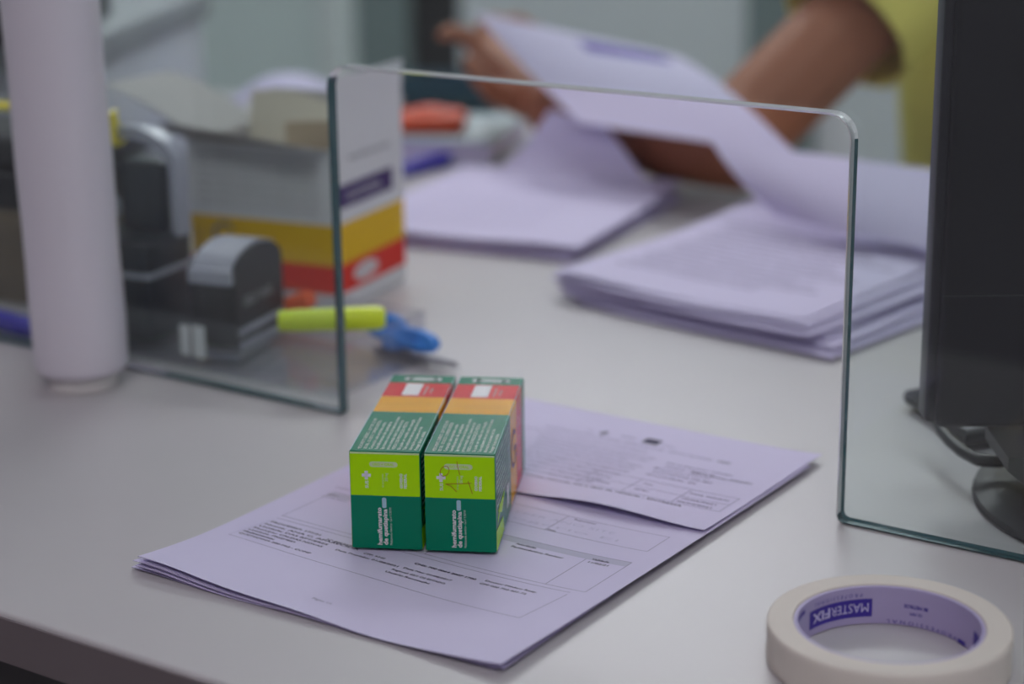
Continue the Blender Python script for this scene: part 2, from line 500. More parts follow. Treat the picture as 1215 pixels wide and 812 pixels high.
low += [('r', 15 * mm, 124 * mm, 197 * mm, 130 * mm, 'ink_band')] + frame(0.015, 0.088, 0.197, 0.130) + [('l', 0.175, 0.088, 0.175, 0.124, 0.0003, 'ink_soft'), ('l', 0.105, 0.088, 0.105, 0.124, 0.0003, 'ink_soft')]
low += [T(135, 122.6, 2.35, 'Autorização', bold=0.03), T(135, 118.4, 2.8, 'Farmacêutico Revisor', bold=0.022, fit=30), T(177.5, 124.4, 2.8, 'Validade', bold=0.03), T(178, 120.3, 2.8, '11/02/21', bold=0.022, fit=11)]
low += frame(0.017, 0.146, 0.196, 0.168) + [('l', 0.137, 0.146, 0.137, 0.168, 0.0003, 'ink_soft'), T(138, 146.4, 2.4, 'Data:'), T(142, 165, 2.6, 'Responsável', 'ink_soft')]
low += [T(100, 158, 4.2, 'CLEBER ANO SITE', 'ink_faint', -0.008, 70), T(104, 150.5, 4.0, 'Rogério El', 'ink_faint', -0.008, 72)]
low += [T(11, 136, 2.2, 'CONTROLE', 'ink_soft'), T(14, 125.3, 2.6, 'Médico', 'ink_soft', 0.02), T(13, 121.8, 2.4, 'Controle Interno', 'ink_soft')]

sheet('printed_form', 0.21, 0.297, lambda u, v: 0.0017 + curl(0.0064, 0.085, 0.055, 0.0048)(u, v), low, (-0.6455, 0.6295, 0), 0,
      'printed form page directly under the two green boxes, curling at its near left corner', 'paper')
under = [(0.0009, 0.0044, -0.0026, -0.0008, 0.9, 0.0026, 'second form page from the top, its near left corner peeping out under the printed form'),
         (0.0006, 0.0026, -0.0008, -0.0012, 1.3, 0.0018, 'third form page from the top, lying between two others under the green boxes'),
         (0.0002, 0.0007, -0.0052, 0.0004, 0.9, 0.0008, 'bottom form page of the pile under the green boxes, flat on the counter')]
for z0, a, dx, dy, rz, ed, lab in under:
    sheet('form_page', 0.21, 0.297, (lambda z0, a, ed: lambda u, v: z0 + 0.0003 + curl(a, 0.060 if a > 0.004 else 0.045, 0.045, ed)(u, v))(z0, a, ed), [], (-0.6455 + dx, 0.6295 + dy, 0), R(rz), lab, 'paper', 'form pages under the boxes')

up = []
up += [('r', 0.086, 0.1035, 0.092, 0.1050, 'ink'), ('r', 0.0882, 0.1005, 0.0898, 0.1080, 'ink'), T(78, 102.5, 2.6, 'SUS', 'ink_soft')]
up += [('r', 0.1145, 0.1020, 0.1245, 0.1100, 'ink'), T(100, 104, 3.2, 'GOIÁS', 'ink_soft'), T(127, 102.5, 2.4, 'ESTADO', 'ink_soft')]
up += [T(55, 95.5, 3.0, 'SECRETARIA DE ESTADO DA SAÚDE - ESTADO DE GOIÁS - CENTRO ESTADUAL', 'ink_soft', 0.01, 108), T(166, 95.5, 3.4, 'CEAF', 'ink', 0.03)]
up += [T(30, 88, 2.8, 'ORIENTAÇÃO DE FARMÁCIA E DISPENSAÇÃO DO COMPONENTE', 'ink_soft', 0, 96)]
for i, (x, l) in enumerate([(60, 76), (62, 72), (64, 60), (66, 70), (66, 68)]):
    up.append(T(x, 81 - i * 5.0, 2.8, 'RECEITA DO PACIENTE PARA USO CONTÍNUO DO MEDICAMENTO'[i:i + 44], 'ink_soft', 0.0, l))
for i, (x, l) in enumerate([(144, 40), (146, 30), (142, 34), (144, 36), (143, 30)]):
    up.append(T(x, 79 - i * 5.2, 2.8, ('Data da dispensação: 10/03/2021', 'Unidade: CEMAC JB', 'Medicamento prescrito', 'QUETIAPINA 200 MG', 'Quantidade: 60')[i], 'ink_soft', 0.01, l))
up += [T(163, 72.5, 3.0, 'Retorno previsto: 05/04/2021', 'ink', 0.01, 36)]
for i in range(5):
    up.append(T(22 + i, 55 - i * 6.0, 2.8, 'ASSINATURA DO RESPONSÁVEL LEGAL PELO RECEBIMENTO DO MEDICAMENTO E RG'[i * 2:], 'ink_soft', 0.01, 112 - 3 * i))
up += [T(24, 24.0, 3.0, 'Apresentar este documento na próxima retirada, até a data de validade - ENTREGA', 'ink', 0.015, 160)]
up += frame(0.118, 0.028, 0.204, 0.050, 0.00035, 'ink_soft') + [('l', 0.176, 0.028, 0.176, 0.050, 0.0003, 'ink_soft'), ('l', 0.146, 0.028, 0.146, 0.050, 0.0003, 'ink_soft'), ('l', 0.118, 0.039, 0.204, 0.039, 0.0003, 'ink_soft')]
up += [T(178, 44, 2.6, 'Data Validade', 'ink_soft', 0.02, 23), T(178, 35, 2.6, '10/03/2021', 'ink_soft', 0.02, 20), T(178, 30, 2.6, '05/04/2021', 'ink_soft', 0.02, 20), T(150, 44, 2.6, 'Dose', 'ink_soft', 0.02), T(150, 34, 2.6, '200 MG', 'ink_soft', 0.02), T(120, 44, 2.6, 'Item', 'ink_soft', 0.02), T(120, 34, 2.6, 'QUETIAPINA', 'ink_soft', 0.02)]
def upz(u, v):
    g = 1 / (1 + math.exp(-(u - 0.115) / 0.012)) * math.exp(-max(0, 0.0) / 0.03)
    lift = 0.0042 * math.exp(-((u - 0.15) / 0.05) ** 2) * math.exp(-max(0, v) / 0.022)
    return 0.0031 + lift * g + 0.0016 * math.exp(-max(0, 0.21 - u) / 0.02)
sheet('folded_form', 0.2105, 0.134, upz, up, (-0.6475, 0.8095, 0), 0,
      'folded form with a printed header lying across the far half of the printed form', 'paper', nu=42, nv=30)

# ------------------------------------------------------------------ medicine boxes
BW, BL, BH = 0.0345, 0.1213, 0.0503
def medicine_box(loc, rz, label, hand):
    t = thing('medicine_box', label, 'medicine box', loc, rz, 'green medicine boxes')
    ys = [0, 0.0593, 0.0844, 0.1080, BL]; ms = ['pack_green', 'pack_yellow', 'pack_red', 'pack_green']
    b = MB(); e = 0.0006
    n = len(ys)
    prof = [(e, 0), (BW - e, 0), (BW, e), (BW, BH - e), (BW - e, BH), (e, BH), (0, BH - e), (0, e)]
    ed = {1: 'pack_white', 3: 'pack_white', 5: 'pack_white', 7: 'pack_white'}
    vs = [(x, y, z) for y in ys for x, z in prof]; fs = []; mm_ = []
    for k in range(n - 1):
        for i in range(8):
            j = (i + 1) % 8
            fs.append((k * 8 + i, (k + 1) * 8 + i, (k + 1) * 8 + j, k * 8 + j)); mm_.append(ms[k])
    fs.append(tuple(range(8))[::-1]); mm_.append('pack_green')
    fs.append(tuple((n - 1) * 8 + i for i in range(8))); mm_.append('pack_green')
    b.add(mm_, vs, fs)
    o = 0.00012
    # worn pale fold line along the top edges
    b.rect('pack_pill', BW - 0.0006, 0.001, BW - 0.0003, BL - 0.001, lambda x, y: Vector((x, y, BH + o * 0.5)), 1, 6)
    b.rect('pack_pill', 0.0003, 0.001, 0.0006, BL - 0.001, lambda x, y: Vector((x, y, BH + o * 0.5)), 1, 6)
    top = lambda x0, y0: (lambda tx, ty: Vector((x0 - ty, y0 + tx, BH + o)))
    lines = ['MEDICAMENTO GENÉRICO - LEI Nº 9.787, DE 1999', 'USO ORAL - USO ADULTO - COMPRIMIDO REVESTIDO', 'Composição: cada comprimido contém', 'hemifumarato de quetiapina',
             'Siga corretamente o modo de usar, não desaparecendo os sintomas', 'procure orientação médica. Conservar em local', 'VENDA SOB PRESCRIÇÃO MÉDICA', 'Só pode ser vendido com retenção', 'Todo medicamento deve ser mantido fora do alcance', 'Informações ao paciente: ver bula', 'Proteger da luz e umidade']
    fits = [50, 47, 44, 45, 54, 48, 46, 50, 54, 38, 30]
    for i, (l, ft) in enumerate(zip(lines, fits)):
        x = 0.0045 + i * 0.00275
        b.text('pack_print', l, 0.0024, top(x + 0.0008, 0.0025), 'L', 0.02, ft * 0.9 * mm)
    fl = lambda x, y: Vector((x, y, BH + o))
    b.rect('pack_white', 0.0105, 0.0865, 0.0195, 0.1065, fl)
    b.text('pack_print', 'Venda proibida', 0.0022, top(0.0228, 0.088), 'L', 0.01, 0.014)
    b.text('pack_print', 'ao comércio', 0.0022, top(0.0258, 0.09), 'L', 0.01, 0.009)
    b.rect('pack_white', 0.010, 0.1125, 0.0255, 0.1172, fl); b.disc('pack_white', 0.010, 0.11485, 0.00235, 0.00235, fl); b.disc('pack_white', 0.0255, 0.11485, 0.00235, 0.00235, fl)
    b.text('pack_green', 'quetiapina 200 mg', 0.0024, lambda x, y: Vector((0.0178 + x, 0.1140 + y, BH + 2 * o)), 'C', 0.01, 0.014)
    # long side panels
    for sx, X, sg in ((1, BW + o, 1), (-1, -o, -1)):
        side = lambda y, z: Vector((X, y, z))
        for i in range(9):
            b.text('pack_print', lines[(i + 3) % 11], 0.0024, (lambda z0: (lambda tx, ty: Vector((X, 0.004 + tx if sg > 0 else 0.056 - tx, z0 + ty))))(0.0215 + i * 0.0030), 'L', 0.02, (44 + (i * 7) % 9) * mm)
        b.add('pack_lime', [side(0.004, 0.012), side(0.020, 0.0175), side(0.012, 0.0205)], [(0, 1, 2)])
        b.add('pack_lime', [side(0.006, 0.019), side(0.022, 0.0125), side(0.034, 0.0205)], [(0, 1, 2)])
        b.add('pack_lime', [side(0.0, 0.0), side(0.03, 0.0), side(0.026, 0.009), side(0.0, 0.011)], [(0, 1, 2, 3)])
        b.rect('pack_white', 0.042, 0.0065, 0.050, 0.0185, side)
        ring = [(0.0718 + 0.009 * math.cos(a), 0.028 + 0.009 * math.sin(a)) for a in [R(40 + i * 12) for i in range(25)]]
        b.ribbon('ink_soft', ring, 0.0022, side)
        b.ribbon('ink_soft', [(0.0718, 0.027), (0.0805, 0.027), (0.0805, 0.021)], 0.0022, side)
        b.text('pack_print', 'ATENÇÃO: venda proibida', 0.0026, lambda tx, ty: Vector((X, 0.095 - ty * sg, 0.008 + tx)), 'L', 0.01, 0.03)
    b.build('box_shell', t, smooth=0)
    # near end panel: tuck flap in lime over dark green
    b = MB()
    zl = 0.0277
    b.box('pack_lime', 0.0004, -0.0007, zl, BW - 0.0004, 0.0, BH - 0.0008)
    b.box('pack_green', 0.0004, -0.0007, 0.0004, BW - 0.0004, 0.0, zl)
    b.box('pack_limeprint', 0.0004, -0.0008, BH - 0.0013, BW - 0.0004, 0.0, BH - 0.0006)
    Y = -0.0007 - o
    v90 = lambda x0, z0: (lambda tx, ty: Vector((x0 - ty, Y, z0 + tx)))
    fr = lambda x, z: Vector((x, Y, z))
    b.text('pack_white', 'hemifumarato', 0.0031, v90(0.0150, 0.0023), 'L', 0.028, 0.0193)
    b.text('pack_white', 'de quetiapina', 0.0031, v90(0.0178, 0.0023), 'L', 0.028, 0.0186)
    b.text('pack_print', 'Medicamento Genérico - Lei nº 9.787/99', 0.0016, v90(0.0200, 0.0023), 'L', 0.0, 0.0195)
    b.rect('pack_pill', 0.0155, 0.0220, 0.0176, 0.0262, fr); b.disc('pack_pill', 0.01655, 0.0262, 0.00105, 0.0006, fr); b.disc('pack_pill', 0.01655, 0.022, 0.00105, 0.0006, fr)
    cx, cz = 0.0082, 0.0381
    b.rect('pack_white', cx - 0.0022, cz - 0.0008, cx + 0.0022, cz + 0.0008, fr); b.rect('pack_white', cx - 0.0008, cz - 0.0022, cx + 0.0008, cz + 0.0022, fr)
    b.text('pack_white', 'SUS', 0.0022, v90(0.0091, 0.0315), 'L', 0.02, 0.0038)
    b.text('pack_limeprint', '60 comprimidos', 0.0014, v90(0.0166, 0.0322), 'L', 0.0, 0.0068)
    b.text('pack_limeprint', '200 mg', 0.0020, v90(0.0186, 0.0352), 'L', 0.01, 0.0042)
    b.text('pack_white', 'GOVERNO', 0.0019, v90(0.0258, 0.0318), 'L', 0.03, 0.0075)
    b.text('pack_white', 'FEDERAL', 0.0019, v90(0.0278, 0.0318), 'L', 0.03, 0.0075)
    pill = [(0.0167 + 0.0055 * s + 0.0014 * math.cos(a), 0.0438 + 0.0014 * math.sin(a)) for s, a0 in ((1, -90), (-1, 90)) for a in [R(a0 + 30 * i) for i in range(7)]]
    b.add('pack_limeprint', [fr(x, z) for x, z in pill], [tuple(range(len(pill)))])
    Y2 = Y - o
    b.text('pack_lime', 'USO + ORAL', 0.0019, lambda tx, ty: Vector((0.0167 + tx, Y2, 0.0432 + ty)), 'C', 0.02, 0.0105)
    b.build('end_flap', t, smooth=0)
    if hand:
        b = MB(); f3 = lambda x, z: Vector((x, Y2 - o, z)); w = 0.00026
        oval = [(0.0101 + 0.0021 * math.cos(a) + 0.0006 * math.sin(a), 0.0415 + 0.0026 * math.sin(a)) for a in [R(i * 15) for i in range(26)]]
        b.ribbon('pen_red', oval, w, f3)
        b.ribbon('pen_red', [(0.0161, 0.0467), (0.0165, 0.044), (0.0174, 0.0398)], w, f3)
        b.ribbon('pen_red', [(0.0101, 0.0349), (0.014, 0.0352), (0.019, 0.0355), (0.0230, 0.0358)], w, f3)
        b.ribbon('pen_red', [(0.0108, 0.0349), (0.0130, 0.0340), (0.0157, 0.0311)], w, f3)
        b.ribbon('pen_red', [(0.0214, 0.0368), (0.0222, 0.034), (0.0234, 0.0303)], w, f3)
        h = b.build('handwriting', t, smooth=0); h['label'] = 'red ballpoint handwriting on the lime panel'
    return t
medicine_box((-0.5730, 0.7026, 0.0036), R(27.3), 'left of the two green medicine boxes, its lime end panel without handwriting', False)
medicine_box((-0.5405, 0.7190, 0.0036), R(27.2), 'right of the two green medicine boxes, with red handwriting on its lime end panel', True)

# ------------------------------------------------------------------ masking tape roll
def masking_tape():
    p = on(1055, 739, 0.0185); c = Vector((p.x, p.y, 0.0003))
    t = thing('masking_tape', 'cream masking tape roll lying flat at the near right of the counter', 'tape', c)
    ro, ri, rc, h = 0.0515, 0.0402, 0.0386, 0.0185
    b = MB()
    prof = [(ri, 0.0006), (ri + 0.0005, 0), (ro - 0.0008, 0), (ro, 0.0008)]
    prof += [(ro + 0.00015 * math.sin(i), 0.0008 + (h - 0.0016) * i / 10) for i in range(1, 10)] + [(ro, h - 0.0008), (ro - 0.0008, h)]
    r = ro - 0.0016
    k = 0
    while r > ri + 0.0008:
        prof.append((r, h - (0.00008 if k % 2 else 0.0))); r -= 0.0008; k += 1
    prof += [(ri + 0.0005, h), (ri, h - 0.0006)]
    b.lathe('tape_cream', prof, 128, closed=True); b.build('tape', t, smooth=50)
    b = MB(); h2 = h - 0.0006
    b.lathe('core_lilac', [(rc, 0.0002), (ri - 0.0001, 0.0002), (ri - 0.0001, h2), (rc, h2)], 128, closed=True)
    def cyl(phi0, z0, dr=0.00015):   # upside-down writing on the inner wall
        return lambda tx, ty: Vector(((rc - dr) * math.cos(YAW + R(phi0) + tx / rc), (rc - dr) * math.sin(YAW + R(phi0) + tx / rc), z0 - ty))
    def arc_rect(m, a0, a1, z0, z1, dr=0.0001):
        n = max(2, int(abs(a1 - a0) / 3))
        b.rect(m, a0, z0, a1, z1, lambda a, z: Vector(((rc - dr) * math.cos(YAW + R(a)), (rc - dr) * math.sin(YAW + R(a)), z)), n, 1)
    arc_rect('core_print', 90, 141, 0.0036, 0.0122)
    b.text('core_white', 'MASTER', 0.0062, cyl(92.5, 0.0102, 0.0003), 'L', 0.0, 0.0184)
    b.text('core_white', 'FIX', 0.0062, cyl(120.6, 0.0102, 0.0003), 'L', 0.03, 0.0114)
    b.text('core_print', 'P R O F E S S I O N A L', 0.0026, cyl(97, 0.0150), 'L', 0.0, 0.026)
    b.text('core_print', '80 METROS', 0.0024, cyl(53, 0.0105), 'L', 0.03, 0.011)
    b.text('core_print', '18 MM', 0.0022, cyl(57, 0.0070), 'L', 0.01, 0.0055)
    arc_rect('core_print', 20, 28, 0.0002, 0.0022)
    b.text('core_print', 'P R O F E S S I O N A L', 0.0024, cyl(30, 0.0024), 'L', 0.0, 0.034)
    arc_rect('core_print', 148, 166, 0.0135, 0.0155)
    for k in range(3): arc_rect('core_print', -110 + 80 * k, -70 + 80 * k, 0.0035, 0.0110) if k != 2 else None
    b.build('core', t, smooth=50)
masking_tape()

# ------------------------------------------------------------------ white film roll
def film_roll():
    p = on(95, 458, 0)
    t = thing('film_roll', 'tall white roll of plastic film standing on end left of the glass opening', 'roll', (p.x, 0.8285, 0.0))
    t.rotation_euler = (R(0.2), R(-0.75), 0)
    b = MB()
    prof = [(0.0215, 0.011), (0.0262, 0.0105), (0.0278, 0.012), (0.0286, 0.017)]
    prof += [(0.0288 + 0.0003 * math.sin(i * 1.3), 0.02 + i * 0.02) for i in range(1, 21)] + [(0.0286, 0.443), (0.0272, 0.447), (0.0215, 0.447)]
    b.lathe('film_white', prof, 72, closed=True); b.build('film', t, smooth=60)
    b = MB(); b.lathe('card_core', [(0.0185, 0.0006), (0.0213, 0.0004), (0.0214, 0.458), (0.0185, 0.458)], 56, closed=True); b.build('core', t, smooth=40)
film_roll()

# ------------------------------------------------------------------ open carton behind the glass
def carton():
    W, D, H = 0.1195, 0.100, 0.115
    t = thing('carton', 'open white carton with yellow and red bands behind the left glass edge', 'carton', (-0.971, 1.022, 0.0004), R(9.4))
    th = 0.0008
    zs = [0, 0.012, 0.0328, 0.0616, H]; ms = ['carton_white', 'carton_red', 'carton_yellow', 'carton_white']
    b = MB()
    for k in range(4):
        b.box(ms[k], 0, 0, zs[k], W, th, zs[k + 1]); b.box(ms[k], 0, D - th, zs[k], W, D, zs[k + 1])
        b.box(ms[k], 0, th, zs[k], th, D - th, zs[k + 1]); b.box(ms[k], W - th, th, zs[k], W, D - th, zs[k + 1])
    b.box('carton_inside', th, th, 0.0, W - th, D - th, th)
    e = 0.0002
    front = lambda x, z: Vector((x, -e, z))
    for i in range(7):
        b.text('carton_print', 'COMPRIMIDO REVESTIDO USO ORAL USO ADULTO EMBALAGEM HOSPITALAR', 0.004, (lambda z0: lambda x, y: Vector((0.006 + x, -e, z0 + y)))(0.068 + i * 0.0062), 'L', 0.0, 0.1)
    ring = [(0.028 + 0.0085 * math.cos(a), 0.0475 + 0.0085 * math.sin(a)) for a in [R(35 + i * 12) for i in range(25)]]
    b.ribbon('carton_print', ring, 0.003, front); b.ribbon('carton_print', [(0.028, 0.0465), (0.0365, 0.0465), (0.0365, 0.041)], 0.003, front)
    side = lambda y, z: Vector((W + e, y, z))
    b.rect('carton_purple', 0.0, 0.0725, 0.083, 0.0885, side)
    b.text('carton_white', 'QUETIAPINA', 0.008, lambda x, y: Vector((W + 2 * e, 0.015 + x, 0.0775 + y)), 'L', 0.0, 0.05)
    b.disc('carton_white', 0.040, 0.0222, 0.018, 0.0062, side)
    b.text('carton_red', 'VENDA PROIBIDA', 0.003, lambda x, y: Vector((W + 2 * e, 0.040 + x, 0.021 + y)), 'C', 0.0, 0.028)
    b.text('carton_print', 'hemifumarato', 0.007, lambda x, y: Vector((W + e, 0.02 + x, 0.104 + y)), 'L', 0.0, 0.06)
    b.build('carton_body', t, smooth=0)
    # right flap stands straight up
    b = MB(); b.grid('carton_white', lambda u, v, k: Vector((W - th * k + 0.002 * v * v, u * D, H + v * 0.049)), 6, 6, th)
    o = b.build('top_flap', t); o['label'] = 'upright flap on the right side'
    # front flap leans outward
    b = MB(); b.grid('carton_inside', lambda u, v, k: Vector((0.002 + u * (W - 0.006), -0.034 * v + 0.002 * math.sin(u * 3), H + 0.008 * v + 0.010 * v * (1 - u) - th * k)), 10, 6, th)
    o = b.build('top_flap', t); o['label'] = 'flap leaning out over the front, grey underside'
    # left flap sticks out to the left
    b = MB(); b.grid('carton_inside', lambda u, v, k: Vector((-0.074 * v + 0.006 * (1 - v), 0.004 + u * (D * 0.86) , H + 0.034 * math.sin(v * 1.4) - 0.002 * u - th * k)), 8, 10, th)
    o = b.build('top_flap', t); o['label'] = 'flap sticking out to the left'
    b = MB(); b.grid('carton_inside', lambda u, v, k: Vector((0.003 + u * (W - 0.006), D + 0.012 * v - th * k, H + 0.02 * v)), 6, 4, th)
    o = b.build('top_flap', t); o['label'] = 'short flap at the back'
    M = t.matrix_basis
    b = MB()
    b.grid('cream_paper', lambda u, v, k: Vector((0.006 + u * 0.105, 0.060 - 0.045 * (1 - v) * u + 0.02 * v, 0.05 + v * 0.088 + 0.012 * math.sin(u * PI) * v - 0.028 * u * v - 0.0008 * k)), 14, 8, 0.0008)
    o = b.build('leaflet', loc=t.location, rz=R(9.4)); tag(o, 'cream curved leaflet sticking up out of the open carton', 'leaflet')
    b = MB(); b.grid('tan_paper', lambda u, v, k: Vector((0.070 + u * 0.044, 0.020 - 0.001 * k + 0.004 * math.sin(u * PI), 0.045 + v * 0.083 + 0.004 * u)), 8, 8, 0.001)
    o = b.build('leaflet', loc=t.location, rz=R(9.4)); tag(o, 'tan folded leaflet inside the open carton beside the upright flap', 'leaflet')
carton()

# ------------------------------------------------------------------ clear tray with stamps
TR = Vector((-0.975, 0.888, 0.0004)); TW, TD, THH, TT = 0.243, 0.092, 0.034, 0.002
b = MB()
b.box('clear_acrylic', 0, 0, 0, TW, TD, TT); b.box('clear_acrylic', 0, 0, TT, TW, TT, THH); b.box('clear_acrylic', 0, TD - TT, TT, TW, TD, THH)
b.box('clear_acrylic', 0, TT, TT, TT, TD - TT, THH); b.box('clear_acrylic', TW - TT, TT, TT, TW, TD - TT, THH)
TRAY = b.build('clear_tray', loc=TR, smooth=0); tag(TRAY, 'low clear plastic tray behind the left glass pane', 'tray')

def stamp(loc, rz, w, d, h, label, word):
    t = thing('self_inking_stamp', label, 'stamp', loc, rz)
    b = MB()      # arched cover as a rounded profile extruded across the width
    z0 = 0.012
    prof = [(0, z0), (d, z0), (d, h * 0.80)] + [(d / 2 + d / 2 * math.cos(a), h * 0.80 + h * 0.20 * math.sin(a)) for a in [R(10 + 16 * i) for i in range(11)]] + [(0, h * 0.80)]
    M = Matrix(((0, 0, 1, 0), (1, 0, 0, 0), (0, 1, 0, 0), (0, 0, 0, 1)))
    b.prism('stamp_black', prof, w, M); 
    e = 0.0003
    b.text('stamp_print', word, 0.009, lambda x, y: Vector((w + e, d * 0.15 + x, h * 0.50 + y)), 'L', 0.03, d * 0.62)
    b.build('cover', t, smooth=30)
    b = MB(); arch = [(d / 2 + (d / 2 + 0.0018) * math.cos(a), h * 0.80 + (h * 0.20 + 0.0018) * math.sin(a)) for a in [R(38 + 13 * i) for i in range(12)]]
    inner = [(d / 2 + (d / 2) * math.cos(a), h * 0.80 + (h * 0.20) * math.sin(a)) for a in [R(38 + 13 * i) for i in range(12)]]
    b.prism('stamp_grey', arch + inner[::-1], w * 0.86, Matrix.Translation((w * 0.07, 0, 0)) @ M)
    b.box('stamp_grey', w * 0.03, -0.004, h * 0.72, w * 0.97, 0.0005, h * 0.86, 0.001)
    b.build('handle_cap', t, smooth=30)
    for k in range(2):
        b = MB(); b.box('stamp_grey', w, d * 0.02, h * (0.26 - 0.13 * k), w + 0.0014, d * 0.97, h * (0.32 - 0.13 * k), 0.0005); b.build('side_rib', t)
    b = MB(); b.box('clear_acrylic', 0.0005, 0.0005, 0.0, w - 0.0005, d - 0.0005, z0); b.box('stamp_grey', 0.002, 0.002, 0.003, w - 0.002, d - 0.002, 0.006)
    b.build('base', t, smooth=0)
    return t
stamp(Vector((-0.8560, 0.8965, 0.0026)), R(12), 0.033, 0.062, 0.073, 'black self-inking stamp with grey curved top in the tray, nearest the yellow highlighter', 'SELF INK')

def date_stamp():
    t = thing('date_stamp', 'larger dark stamp with an arched grey frame beside the white film roll', 'stamp', (-0.965, 0.893, 0.0026), R(8))
    b = MB(); b.box('stamp_dark', 0, 0, 0.004, 0.068, 0.050, 0.070, 0.003); b.build('body', t)
    b = MB(); b.box('stamp_grey', -0.0006, -0.0008, 0.046, 0.069, 0.0506, 0.050, 0.0005); b.build('body_band', t)
    b = MB(); M = Matrix.Translation((0, 0.034, 0)) @ Matrix(((1, 0, 0, 0), (0, 0, 1, 0), (0, 1, 0, 0), (0, 0, 0, 1)))
    oa = [(0.034 + 0.036 * math.cos(a), 0.113 + 0.026 * math.sin(a)) for a in [R(i * 12) for i in range(16)]]
    ia = [(0.034 + 0.030 * math.cos(a), 0.111 + 0.020 * math.sin(a)) for a in [R(i * 12) for i in range(16)]]
    b.prism('stamp_grey', [(0.070, 0.068)] + oa + [(-0.002, 0.068), (0.004, 0.068)] + ia[::-1] + [(0.064, 0.068)], 0.014, M); b.build('frame', t, smooth=30)
    b = MB(); b.box('stamp_dark', 0.026, 0.030, 0.069, 0.060, 0.048, 0.117, 0.003); b.build('handle', t)
    b = MB(); b.lathe('stamp_grey', [(0.0, -0.011), (0.006, -0.010), (0.0095, -0.005), (0.0105, 0), (0.0095, 0.005), (0.006, 0.010), (0, 0.011)], 24, Matrix.Translation((0.016, 0.028, 0.084))); k = b.build('knob', t); k['label'] = 'round pale knob'
date_stamp()

def pen_like(name, p0, p1, r, body, cap, label, cat='marker', capfrac=0.62):
    p0 = Vector(p0); p1 = Vector(p1); d = p1 - p0
    t = thing(name, label, cat, p0)
    L = d.length; q = d.to_track_quat('Z', 'Y'); M = q.to_matrix().to_4x4()
    b = MB(); b.lathe(body, [(0, 0), (r * .82, 0), (r * .9, L * .02), (r, L * .2), (r, L * capfrac), (r * .7, L * (capfrac + .01))], 20, M); b.build('barrel', t, smooth=40)
    b = MB(); b.lathe(cap, [(r * .7, L * capfrac), (r * 1.06, L * (capfrac + .005)), (r * 1.06, L * .93), (r * .85, L * .985), (r * .5, L), (0, L)], 20, M); b.build('cap', t, smooth=40)
    b = MB(); b.box(cap, r * .9, -r * .25, L * (capfrac + .04), r * 1.35, r * .25, L * .95, r * .12, 1, M); b.build('clip', t)
    return t
h1, h0 = on(458, 377, 0.0415), on(330, 381, 0.0415)
pen_like('highlighter', h0, h1, 0.0070, 'hl_yellow', 'hl_yellow', 'yellow-green highlighter resting across the rim of the clear tray')
h1, h0 = Vector((-0.8205, 0.9735, 0.0315)), Vector((-0.874, 0.9725, 0.0095))
pen_like('highlighter', h0, h1, 0.0060, 'hl_orange', 'hl_orange', 'orange-red highlighter leaning in the tray behind the black stamp')
for x0, x1, h in ((0.0, 0.008, 0.020), (0.011, 0.021, 0.021)):
    b = MB(); b.box('pack_white', x0, 0, 0.0, x1, 0.0004, h)
    b.build('paper_label', TRAY, Vector((-0.8585, 0.88755, 0.009)) - TR, smooth=0)

def scissors():
    pz = 0.006
    tip = on(544, 441, 0.001); piv = on(462, 414, pz); 
    t = thing('scissors', 'blue-handled scissors lying right of the clear tray, blades pointing to the green boxes', 'scissors', (piv.x, piv.y, 0.0))
    d = Vector((tip.x - piv.x, tip.y - piv.y, 0)); L = d.length; u = d.normalized(); n = Vector((-u.y, u.x, 0))
    for k, (sg, z) in enumerate(((1, 0.003), (-1, 0.0055))):
        b = MB()
        out = [(-0.010, -0.005 * sg), (0.0, -0.0062 * sg), (L * .5, -0.004 * sg), (L, 0.0012 * sg), (L * .5, 0.0040 * sg), (0, 0.0052 * sg), (-0.010, 0.005 * sg)]
        if sg < 0: out = out[::-1]
        M = Matrix(((u.x, n.x, 0, 0), (u.y, n.y, 0, 0), (0, 0, 1, z), (0, 0, 0, 1)))
        b.prism('steel', out, 0.0016, M); b.build('blade', t, smooth=0)
    c1 = on(490, 399, 0.018) - Vector((piv.x, piv.y, 0)); c0 = on(459, 384, 0.022) - Vector((piv.x, piv.y, 0))
    for ctr, ax, wl, ws, z in ((c1, (on(520, 407, 0.016) - on(470, 394, 0.016)).normalized(), 0.019, 0.0035, 0.016), (c0, (on(480, 392, 0.02) - on(445, 386, 0.02)).normalized(), 0.012, 0.005, 0.02)):
        v = Vector((-ax.y * 0.5, ax.x * 0.5, 0.8)).normalized()
        pts = [Vector((ctr.x, ctr.y, z)) + ax * wl * math.cos(a) + v * ws * math.sin(a) for a in [2 * PI * i / 28 for i in range(28)]]
        b = MB(); b.tube('blue_plastic', pts, 0.0042, 10, closed=True)
        b.tube('blue_plastic', [Vector((0, 0, 0.006)), Vector((ctr.x, ctr.y, z)) * 0.6 + Vector((0, 0, 0.003)), Vector((ctr.x, ctr.y, z)) - ax * wl * 0.7], [0.004, 0.0045, 0.0045], 10)
        b.build('handle', t, smooth=60)
    b = MB(); b.lathe('steel', [(0.0035, 0.002), (0.0035, 0.0085), (0.002, 0.0095)], 16); b.build('pivot_screw', t)
scissors()

